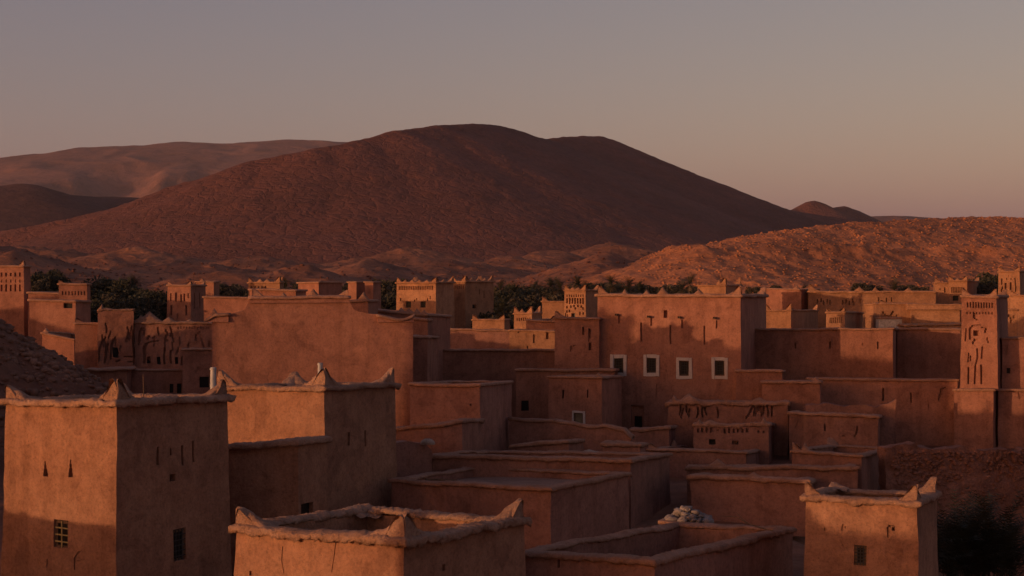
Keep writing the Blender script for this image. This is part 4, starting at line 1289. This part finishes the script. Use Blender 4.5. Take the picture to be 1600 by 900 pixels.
# ---------------------------------------------------------------- right distance
house('dark shaded wall house behind the right horn of the mansion', (1252, 452, 175), 34, (1190, 451), ('len', 6, 452), mat='red', batter=0.0, t=0.45, ph=0.4, lh=0.10, lo=0.12, mer=[('L', 0.9, 0.5, 0.8)])
house('small bright roof house with two horned ends right of the mansion', (1236, 485, 150), 22, (1196, 486), (1278, 485), mat='gold', batter=0.0, t=0.4, ph=0.5, lh=0.10, lo=0.12, horns='clr', hh=0.7, ha=0.7)
house('little arcade house with a row of narrow slits on the long house roof', (1320, 488, 138), 20, (1291, 489), (1348, 489), mat='gold', batter=0.01, t=0.4, ph=0.4, lh=0.14, lo=0.12, horns='cl', hh=0.4, ha=0.5, left=row('slit', 1297, 1314, 7, 501, 1.5, 9, 0.2))
lfL = [('slit', x, y, 2, 7, 0.3) for x, y in ((1277, 471), (1283, 469), (1287, 473), (1293, 471), (1297, 473), (1317, 473), (1322, 471), (1327, 474), (1332, 470), (1334, 474), (1344, 470), (1373, 468), (1385, 469), (1393, 468))]
house('long bright house with scattered slits along the foot of the rocky hill', (1462, 456, 172), 8, (1264, 456), ('len', 8, 456), 'adobe_house', 'house', mat='gold', batter=0.006, t=0.5, ph=0.5, lh=0.16, lo=0.16, rough=0.06, horns='l', hh=0.9, ha=1.4, left=lfL,
      mer=[('L', 0.4, 0.6, 1.4), ('L', 0.53, 0.6, 0.9), ('L', 0.8, 0.5, 1.0)], cell=0.5)
house('dark gabled recess house casting shade on the long bright house', (1369, 476, 156), 30, (1352, 476), ('len', 5, 476), mat='gold', batter=0.0, t=0.4, ph=0.4, lh=0.10, lo=0.12)
house('bright house with a whitewashed base below the scattered slits', (1433, 475, 145), 8, (1375, 475), ('len', 6, 474), mat='gold', batter=0.0, t=0.45, ph=0.4, lh=0.10, lo=0.14, horns='l', hh=0.4, left=[('crack', [(1378, 487, 3), (1384, 493, 3), (1391, 494, 3), (1396, 486, 3)], 0.25), ('crack', [(1400, 495, 2), (1405, 492, 2)], 0.15)])
house('low whitewashed block in front of the bright right hand houses', (1409, 497, 139), 8, (1374, 497), ('len', 3, 497), mat='whitewash', batter=0.0, t=0.4, ph=0.3, lh=0.1, lo=0.06)
house('bright house with five short slits left of the carved tower', (1490, 476, 148), 10, (1416, 476), (1500, 476), mat='gold', batter=0.0, t=0.45, ph=0.4, lh=0.10, lo=0.12, rough=0.06, left=[('slit', x, 485, 1.8, 6, 0.25) for x in (1452, 1457, 1463, 1468, 1474)] + [('dark', 1489, 488, 9, 22, 0.4)])
house('low rubble topped roof behind the recessed dark wall', (1502, 506, 128), 8, (1415, 508), ('len', 5, 506), mat='gold', batter=0.0, t=0.4, ph=0.3, lh=0.11, lo=0.12, rough=0.09)
house('bright tower with a band of slits above the right hand houses', (1511, 439, 178), 22, (1482, 439), (1530, 440), 'adobe_tower', 'tower', mat='gold', batter=0.0, t=0.45, ph=0.5, lh=0.10, lo=0.12, horns='clr', hh=0.6, left=row('slit', 1487, 1505, 8, 453, 1.5, 9, 0.25) + [('dark', 1493, 466, 9, 8, 0.3)], mer=[('L', 0.5, 0.4, 0.8)])
house('small block joined to the left of the bright slit band tower', (1482, 442, 179), 14, (1461, 442), ('len', 5, 442), mat='gold', batter=0.0, t=0.45, ph=0.5, lh=0.10, lo=0.12, horns='l', hh=0.6, left=[('slit', 1476, 453, 2, 8), ('niche', 1470, 452, 4, 3)])
trL = [('slit', 1565, 440, 2, 10), ('crack', [(1567, 448, 3), (1564, 456, 2)], 0.25), ('slit', 1571, 448, 3, 12), ('slit', 1579, 447, 3, 12), ('slit', 1586, 440, 2, 12), ('slit', 1587, 451, 2, 10), ('niche', 1573, 436, 2, 3), ('niche', 1580, 436, 2, 3), ('niche', 1576, 431, 2, 2)]
house('tall bright carved tower at the right edge against the rocky hill', (1593, 424, 170), 24, (1560, 424), (1612, 424), 'adobe_tower', 'tower', mat='gold', batter=0.016, t=0.45, ph=0.5, lh=0.12, lo=0.12, horns='clr', hh=0.5, left=trL, cell=0.4)
house('dark fronted house behind the slender carved tower at the right edge', (1640, 462, 140), 24, (1578, 462), ('len', 6, 462), mat='gold', batter=0.0, t=0.45, ph=0.5, lh=0.10, lo=0.12, horns='l', hh=0.5)
house('weathered low house between the slender carved tower and the right edge', (1590, 484, 125), 20, (1570, 484), ('len', 4, 484), mat='gold', batter=0.0, t=0.45, ph=0.4, lh=0.10, lo=0.12, left=[('crack', [(1575, 492, 3), (1580, 498, 3), (1579, 505, 3)], 0.2), ('niche', 1584, 495, 3, 4)])

# ---------------------------------------------------------------- unseen houses added beyond the frame to cast shadows into it
def pix(x, y, z):
    return (800 + x / y * F, HY + (CZ - z) / y * F, y)


def shade_house(label, x, y, z, L, Rr):
    c = pix(x, y, z)
    f = R_(35)
    pl = pix(x - math.cos(f) * L, y + math.sin(f) * L, z)
    pr = pix(x + math.sin(f) * Rr, y + math.cos(f) * Rr, z)
    house(label, c, 35, ('len', L, pl[1]), ('len', Rr, pr[1]), mat='ochre', horns='clrb', cell=0.6, lh=0.2, lo=0.25, rough=0.05)


shade_house('unseen house added beyond the left edge to shade the small bottom right tower', -30, 10, 8.1, 7.75, 6)
shade_house('unseen house added beyond the left edge to shade the bottom left tower', -31, 33, 5.2, 9, 4)
shade_house('unseen house added beyond the left edge to shade the plain cube house', -37, 53.8, 13.2, 11.9, 3)
shade_house('tall unseen house added beyond the left edge to shade the mansion wing', -40, 73, 14.0, 13, 5)

# ------------------------------------------------------------------ small things on the roofs
def stove_pipe(label, px, y0, y1, D, rad):
    a, b = at(px, y1, D), at(px, y0, D)
    m = MB()
    hgt = b[2] - a[2]
    m.tube([(0, 0, 0), (0, 0, hgt * 0.5), (0.01, 0, hgt)], [rad, rad, rad * 0.97], 12)
    m.tube([(0, 0, hgt - 0.10), (0, 0, hgt - 0.04)], [rad * 1.12, rad * 1.12], 12)
    m.tube([(0, 0, hgt * 0.45), (0, 0, hgt * 0.45 + 0.04)], [rad * 1.08, rad * 1.08], 12)
    o = m.build('stove_pipe', 'pipe', smooth=False)
    o.location = a
    tag(o, label, 'pipe')


stove_pipe('white stove pipe behind the right horn of the bottom left tower', 333, 574, 625, 57.5, 0.12)
stove_pipe('white stove pipe rising behind the front horn of the second ochre tower', 500, 567, 625, 69.2, 0.12)
m = MB()
a = at(224, 640, 54.5)
m.tube([(0, 0, 0), (0.01, 0, 0.7), (-0.01, 0.01, 1.35)], [0.022, 0.02, 0.016], 6)
o = m.build('thin_stick', 'wood'); o.location = a
tag(o, 'thin upright stick inside the parapet of the bottom left tower', 'stick')

# heap of pale rubble sacks between the roofs
hc = at(1075, 806, 58)
random.seed(12)
for k in range(46):
    a = random.uniform(0, 6.28); rr = random.uniform(0, 1) ** 0.6
    lvl = 1 - rr
    x, y = math.cos(a) * rr * 0.95, math.sin(a) * rr * 0.7
    s = random.uniform(0.13, 0.27)
    u = np.linspace(0, math.pi, 7); v = np.linspace(0, 2 * math.pi, 11)[:-1]
    Vv = np.array([[(math.sin(t) * math.cos(q) * 1.25, math.sin(t) * math.sin(q), math.cos(t) * 0.5) for q in v] for t in u]) * s
    Vv = Vv + vdisp(Vv + k * 7.3, 0.14, 0.13, 81)
    an = random.uniform(0, 3.14); c_, s_ = math.cos(an), math.sin(an)
    Vv = Vv @ np.array([[c_, s_, 0], [-s_, c_, 0], [0, 0, 1]])
    idx = np.arange(70).reshape(7, 10)
    f = np.stack([idx[:-1], idx[1:], np.roll(idx[1:], -1, 1), np.roll(idx[:-1], -1, 1)], -1).reshape(-1, 4)
    o = obj('sack', Vv.reshape(-1, 3), f, 'palebag')
    o.location = (hc[0] + x, hc[1] + y, hc[2] - 0.25 + lvl * 0.62)
    tag(o, 'pale dusty sack in the heap between the shaded roofs', 'sack', 'sacks heaped between the roofs')
# the heap rests on a small roof stub
house('low mud block carrying the heap of pale sacks', (1092, 822, 57), 20, (1030, 816), ('len', 2.6, 815), mat='rose', batter=0.0, t=0.3, ph=0.06, lh=0.08, lo=0.06)
# rubble mounds near the terraces
for (px, py, D, sz, lab) in ((920, 719, 79, 0.75, 'rounded earth heap left of the narrow stub house'), (668, 692, 71.9, 0.3, 'round pale stone on the mud wall stub')):
    q = at(px, py, D)
    u = np.linspace(0, math.pi * 0.6, 7); v = np.linspace(0, 2 * math.pi, 13)[:-1]
    Vv = np.array([[(math.sin(t) * math.cos(k) * 1.3, math.sin(t) * math.sin(k), math.cos(t) * 0.75) for k in v] for t in u]) * sz
    Vv = Vv + vdisp(Vv + px, 0.4, 0.12 * sz, 81)
    idx = np.arange(7 * 12).reshape(7, 12)
    f = np.stack([idx[:-1], idx[1:], np.roll(idx[1:], -1, 1), np.roll(idx[:-1], -1, 1)], -1).reshape(-1, 4)
    o = obj('earth_heap', Vv.reshape(-1, 3), f, 'stone'); o.location = q
    tag(o, lab, 'heap')
# dry branch hanging over the courtyard wall
m = MB()
pts = [at(1150, 812, 51.2), at(1168, 822, 50.9), at(1188, 829, 50.4), at(1208, 834, 50.0)]
for p in pts:
    p[2] += 0.1
mid = pts[1].copy()
m.tube([p - mid for p in pts], [0.02, 0.028, 0.03, 0.02], 6)
m.tube([pts[1] - mid, at(1150, 800, 51.3) - mid], [0.02, 0.008], 5)
m.tube([pts[0] - mid, at(1126, 806, 51.6) - mid], [0.02, 0.008], 5)
o = m.build('dry_branch', 'wood'); o.location = mid
tag(o, 'dry crooked branch lying over the rim of the courtyard wall', 'branch')

# ------------------------------------------------------------------ trees
def frond(rs, L, elev, az, droop, dens=11, lw=0.05, ll=0.42):
    """rachis with leaflets as thin triangles"""
    V, Fc = [], []
    pts = []
    p = np.zeros(3); e = elev
    n = 7
    for i in range(n + 1):
        pts.append(p.copy())
        p = p + np.array([math.cos(e) * math.cos(az), math.cos(e) * math.sin(az), math.sin(e)]) * L / n
        e -= droop / n * (0.5 + i / n)
    pts = np.array(pts)
    side = np.array([-math.sin(az), math.cos(az), 0])
    for k in range(dens * 2):
        t = 0.12 + 0.86 * (k // 2) / dens
        i = min(int(t * n), n - 1); fr = t * n - i
        q = pts[i] * (1 - fr) + pts[i + 1] * fr
        d = pts[i + 1] - pts[i]; d /= np.linalg.norm(d)
        s = 1 if k % 2 else -1
        out = side * s * 0.8 + d * 0.6 + np.array([0, 0, rs.uniform(-0.15, 0.25)])
        out /= np.linalg.norm(out)
        l = ll * (0.5 + 1.1 * math.sin(math.pi * min(t, 0.92))) * rs.uniform(0.8, 1.15)
        b = len(V)
        V += [q - d * lw, q + d * lw, q + out * l - np.array([0, 0, l * 0.12])]
        Fc.append((b, b + 1, b + 2))
    up = np.array([0, 0, 0.02])
    for i in range(n):
        b = len(V)
        wv = side * 0.035 * (1 - i / n)
        V += [pts[i] - wv, pts[i] + wv, (pts[i + 1]) + up]
        Fc.append((b, b + 1, b + 2))
    return np.array(V), np.array(Fc)


def palm_meshes(seed, H, crown=2.6, nf=42):
    rs = random.Random(seed)
    lean = rs.uniform(-0.5, 0.5), rs.uniform(-0.4, 0.4)
    m = MB()
    pts, rad = [], []
    for i in range(15):
        t = i / 14
        pts.append((lean[0] * t * t, lean[1] * t * t, H * t))
        rad.append((0.24 - 0.07 * t + (0.10 if i == 0 else 0)) * (1.13 if i % 2 else 0.93))
    m.tube(pts, rad, 9)
    tr = mesh_from('palm_trunk', np.array(m.v), m.f, 'trunk')
    out = []
    top = np.array([lean[0], lean[1], H])
    for kind, num in (('palm_leaf', nf), ('palm_dry', 14)):
        acc = Acc()
        for k in range(num):
            if kind == 'palm_leaf':
                el = rs.uniform(-0.25, 1.45)
                dr = rs.uniform(0.9, 1.8)
                L = crown * rs.uniform(0.85, 1.15)
            else:
                el = rs.uniform(-1.2, -0.4); dr = rs.uniform(0.3, 0.8); L = crown * rs.uniform(0.4, 0.7)
            v, f = frond(rs, L, el, rs.uniform(0, 6.283), dr)
            acc.add(v + top, f)
        v, f = acc.get()
        out.append(mesh_from('palm_crown', v, f, kind))
    return tr, out[0], out[1]


PALMS = [palm_meshes(k, H) for k, H in enumerate((8.0, 9.5, 7.0, 10.5))]


def palm(px, ytop, D, label, group, sc_=1.0):
    q = at(px, ytop, D)
    gz = float(ground_z(np.array([q[0]]), np.array([q[1]]))[0])
    need = max(3.0, q[2] - gz)
    k = min(range(4), key=lambda i: abs((8.0, 9.5, 7.0, 10.5)[i] + 1.7 - need)) if random.random() < 0.6 else random.randrange(4)
    H = (8.0, 9.5, 7.0, 10.5)[k] + 1.7
    tr, c1, c2 = PALMS[k]
    e = empty('date_palm', (q[0], q[1], q[2] - H * sc_))
    e.rotation_euler[2] = random.uniform(0, 6.28)
    e.scale = (sc_,) * 3
    for nm, me in (('trunk', tr), ('crown', c1), ('dry_skirt', c2)):
        link(nm, me, e)
    tag(e, label, 'palm', group)
    # trunks run down into the soil where the crown hangs low
    return e


def tree_meshes(seed, h, r, leaf, mat, nleaf=3200, clumps=26):
    rs = np.random.default_rng(seed)
    m = MB()
    th = h * 0.42
    m.tube([(0, 0, -1.5), (0.05, 0.0, th * 0.5), (0.1, 0.08, th)], [0.26, 0.2, 0.15], 8)
    cs = []
    for k in range(clumps):
        a = rs.uniform(0, 6.283); rr = r * rs.uniform(0.1, 1) ** 0.6
        z = h * rs.uniform(0.28, 0.92)
        sh = math.sqrt(max(0.12, 1 - ((z / h - 0.5) / 0.55) ** 2))
        c = np.array([math.cos(a) * rr * sh, math.sin(a) * rr * sh, z])
        cs.append(c)
        if k < 10:
            m.tube([(0.1, 0.08, th * 0.85), (c[0] * 0.5, c[1] * 0.5, (th + c[2]) * 0.5), tuple(c)], [0.09, 0.06, 0.02], 5)
    tr = mesh_from('tree_trunk', np.array(m.v), m.f, 'trunk')
    cs = np.array(cs)
    ci = rs.integers(0, clumps, nleaf)
    rad = r * rs.uniform(0.22, 0.42, clumps)
    d = rs.normal(size=(nleaf, 3)); d /= np.linalg.norm(d, axis=1)[:, None]
    p = cs[ci] + d * (rad[ci] * rs.uniform(0.35, 1.05, nleaf) ** 0.5)[:, None] * np.array([1, 1, 0.8])
    a = rs.normal(size=(nleaf, 3)); a /= np.linalg.norm(a, axis=1)[:, None]
    b = np.cross(a, rs.normal(size=(nleaf, 3))); b /= np.linalg.norm(b, axis=1)[:, None]
    s = (leaf * rs.uniform(0.6, 1.4, nleaf))[:, None]
    V = np.stack([p - a * s, p - b * s * 0.45, p + a * s, p + b * s * 0.45], 1).reshape(-1, 3)
    f = np.arange(nleaf * 4).reshape(-1, 4)
    return tr, mesh_from('tree_crown', V, f, mat)


TREES = [tree_meshes(1, 7.5, 3.4, 0.26, 'olive_leaf'), tree_meshes(2, 6.0, 3.0, 0.24, 'olive_leaf'), tree_meshes(3, 5.0, 2.8, 0.22, 'tamarisk_leaf'), tree_meshes(4, 4.0, 2.6, 0.22, 'tamarisk_leaf', 2400, 18)]
TH = (7.5, 6.0, 5.0, 4.0)


def tree(px, ytop, D, k, label, group, sc_=1.0, name='broadleaf_tree'):
    q = at(px, ytop, D)
    e = empty(name, (q[0], q[1], q[2] - TH[k] * 0.97 * sc_))
    e.rotation_euler[2] = random.uniform(0, 6.28)
    e.scale = (sc_ * random.uniform(0.9, 1.15), sc_ * random.uniform(0.9, 1.15), sc_)
    link('trunk', TREES[k][0], e)
    link('crown', TREES[k][1], e)
    tag(e, label, 'tree', group)


random.seed(21)
# grove between the carved ruin and the squat tower, left
G1 = 'leafy trees of the dark grove at the left'
for px, y, D, k, s in ((150, 452, 235, 1, 1.1), (165, 436, 250, 0, 1.25), (180, 438, 245, 0, 1.2), (196, 450, 240, 0, 1.0), (222, 456, 235, 1, 1.1), (238, 454, 238, 0, 1.0), (252, 456, 232, 1, 1.1), (172, 462, 225, 2, 1.1), (205, 464, 222, 1, 1.1),
                       (228, 468, 222, 0, 1.0), (248, 470, 220, 1, 1.0), (150, 470, 222, 0, 1.0), (190, 470, 218, 0, 1.0), (145, 484, 215, 1, 1.0), (214, 480, 212, 1, 1.1), (260, 474, 222, 1, 0.9)):
    tree(px, y, D, k, 'dark leafy tree in the grove right of the dim carved tower', G1, s)
palm(208, 430, 248, 'lone date palm rising from the dark left grove', None)
G2 = 'trees behind the left edge tower'
for px, y, D, k, s in ((62, 430, 240, 1, 1.0), (74, 424, 245, 0, 1.0), (84, 432, 240, 0, 0.9), (55, 440, 232, 2, 1.0)):
    tree(px, y, D, k, 'dark tree just right of the left edge tower', G2, s)
for px, y, D, k, s in ((346, 446, 260, 2, 1.0), (357, 448, 262, 3, 1.1), (372, 452, 255, 2, 0.9), (384, 455, 250, 3, 1.0)):
    tree(px, y, D, k, 'small tree behind the long shaded wall house', 'small trees behind the long shaded wall house', s)
palm(448, 434, 235, 'date palm left of the broad two toned tower', 'pair of palms by the broad two toned tower')
palm(458, 439, 240, 'date palm left of the broad two toned tower', 'pair of palms by the broad two toned tower')
tree(538, 443, 230, 2, 'small tree between the broad two toned tower and the narrow dark tower', None, 1.0)
for px, y, D, k, s in ((602, 441, 232, 2, 1.2), (612, 438, 238, 0, 1.0), (606, 455, 225, 1, 1.0), (614, 462, 222, 0, 0.9), (598, 462, 222, 2, 1.0)):
    tree(px, y, D, k, 'leafy tree just left of the decorated castle tower', 'trees left of the decorated castle tower', s)
# palm grove in the centre
G3 = 'trees of the palm grove left of the lattice tower'
lab3t, lab3p = 'leafy tree in the palm grove right of the twin castle tower', 'date palm in the grove right of the twin castle tower'
for px, y, D, k, s in ((778, 452, 230, 2, 1.1), (786, 448, 240, 0, 1.1), (795, 456, 225, 1, 1.1), (806, 458, 232, 0, 1.0), (816, 452, 240, 0, 1.1), (826, 454, 238, 1, 1.2), (836, 450, 246, 0, 1.0), (848, 454, 240, 1, 1.0), (860, 456, 236, 2, 1.1),
                       (772, 470, 214, 0, 1.0), (784, 474, 208, 1, 1.0), (798, 478, 205, 0, 0.9), (812, 470, 210, 2, 1.2), (824, 474, 205, 0, 0.9), (838, 468, 215, 1, 1.1), (852, 466, 214, 3, 1.2), (776, 488, 192, 1, 1.0), (790, 490, 188, 2, 1.0)):
    tree(px, y, D, k, lab3t, G3, s)
for px, y, D in ((783, 438, 250), (800, 442, 235), (812, 446, 245), (833, 440, 260), (846, 444, 255), (858, 434, 250), (868, 433, 255), (876, 437, 248), (790, 464, 205), (785, 478, 190)):
    palm(px, y, D, lab3p, 'palms of the grove left of the lattice tower', 0.95)
# palms along the foot of the hill, behind mansion
G4 = 'palms behind the roof of the mansion'
for px, y, D in ((900, 432, 255), (918, 440, 262), (928, 442, 265), (941, 440, 258), (953, 430, 248), (962, 441, 262), (973, 440, 256), (986, 434, 250), (996, 440, 260), (1003, 443, 255), (948, 446, 240), (978, 446, 242)):
    palm(px, y, D, 'date palm in the row above the mansion roof', G4, 0.9)
for px, y, D, k, s in ((908, 444, 270, 2, 1.0), (935, 447, 268, 3, 1.2), (966, 447, 266, 2, 1.0), (1006, 449, 262, 3, 1.0), (990, 448, 264, 2, 1.0), (1018, 452, 258, 3, 0.9)):
    tree(px, y, D, k, 'low tree under the palms above the mansion roof', 'low trees under the mansion palms', s)
for px, y, D in ((1062, 438, 235), (1076, 431, 240)):
    palm(px, y, D, 'date palm above the middle of the mansion roof', 'pair of palms above the mansion roof', 0.9)
for px, y, D, k, s in ((1052, 449, 250, 3, 1.0), (1086, 452, 245, 3, 1.0), (1176, 451, 200, 3, 0.5), (1212, 448, 230, 3, 0.5)):
    tree(px, y, D, k, 'small scrubby tree at the hill foot above the mansion', 'scrubby trees above the mansion', s)
# right side
palm(1252, 447, 205, 'date palm at the left end of the long bright house', 'pair of palms by the long bright house', 0.9)
palm(1259, 455, 195, 'date palm at the left end of the long bright house', 'pair of palms by the long bright house', 0.85)
for px, y, D, k, s in ((1342, 446, 215, 3, 0.8), (1358, 448, 218, 3, 0.7), (1368, 449, 216, 3, 0.6), (1416, 448, 222, 3, 0.6), (1440, 450, 216, 3, 0.5)):
    tree(px, y, D, k, 'dark shrub behind the roof of the long bright house', 'shrubs behind the long bright house', s, 'shrub')
palm(1394, 437, 215, 'bushy date palm behind the middle of the long bright house', None, 1.0)
for px, y, D, k, s in ((1540, 437, 205, 0, 0.9), (1552, 428, 215, 0, 1.0), (1546, 446, 200, 2, 0.9), (1534, 448, 198, 3, 1.0), (1528, 452, 196, 3, 0.9)):
    tree(px, y, D, k, 'tree just left of the tall right edge tower', 'trees by the right edge tower', s)
random.seed(5)
# bottom right: big dark feathery bush
def big_bush(label, px, D, h):
    q = at(px, 0, D)
    rs = random.Random(9)
    acc = Acc()
    for k in range(280):
        b = np.array([rs.uniform(-1.5, 1.5), rs.uniform(-1.0, 1.0), rs.uniform(-0.2, 0.6)])
        v, f = frond(rs, h * rs.uniform(0.65, 1.08), rs.uniform(0.6, 1.5), rs.uniform(0, 6.283), rs.uniform(0.6, 1.7), 16, 0.034, 0.34)
        acc.add(v + b, f)
    v, f = acc.get()
    e = empty('feathery_bush', (q[0], q[1], float(ground_z(np.array([q[0]]), np.array([q[1]]))[0])))
    link('crown', mesh_from('bush_crown', v, f, 'bush_leaf'), e)
    mm = MB()
    for k in range(6):
        a = k * 1.05
        mm.tube([(math.cos(a) * 0.3, math.sin(a) * 0.3, -0.3), (math.cos(a) * 0.5, math.sin(a) * 0.5, 0.5), (math.cos(a) * 0.9, math.sin(a) * 0.8, 1.2)], [0.07, 0.05, 0.02], 6)
    mm.build('trunk', 'trunk', e)
    tag(e, label, 'bush')


big_bush('big dark feathery bush right of the small bottom right tower', 1524, 58, 3.9)

# trees that stand apart enough are told apart by their place in the row
WORDS = ['first', 'second', 'third', 'fourth', 'fifth', 'sixth', 'seventh', 'eighth', 'ninth', 'tenth', 'eleventh', 'twelfth']
for grp in ('palms behind the roof of the mansion', 'palms of the grove left of the lattice tower', 'pair of palms by the broad two toned tower', 'pair of palms above the mansion roof', 'pair of palms by the long bright house',
            'trees behind the left edge tower', 'small trees behind the long shaded wall house', 'trees left of the decorated castle tower', 'low trees under the mansion palms', 'scrubby trees above the mansion',
            'shrubs behind the long bright house', 'trees by the right edge tower'):
    mem = sorted([o for o in COL.objects if o.get('group') == grp], key=lambda o: o.location.x / o.location.y)
    for i_, o in enumerate(mem):
        o['label'] = WORDS[i_] + ' from left, ' + o['label']

# ------------------------------------------------------------------ evening haze
hb = MB()
hb.box((0, 7000, 351), (11000, 0, 0), (0, 8200, 0), (0, 0, 372))
hz = hb.build('haze', None)
hz['kind'] = 'stuff'
hm = bpy.data.materials.new('haze')
hm.use_nodes = True
hn = hm.node_tree
for nd in list(hn.nodes):
    if nd.type != 'OUTPUT_MATERIAL':
        hn.nodes.remove(nd)
pv = hn.nodes.new('ShaderNodeVolumePrincipled')
pv.inputs['Color'].default_value = (0.9, 0.82, 0.80, 1)
pv.inputs['Density'].default_value = 2.5e-5
pv.inputs['Anisotropy'].default_value = 0.0
hn.links.new(pv.outputs[0], hn.nodes['Material Output'].inputs['Volume'])
hz.data.materials.append(hm)
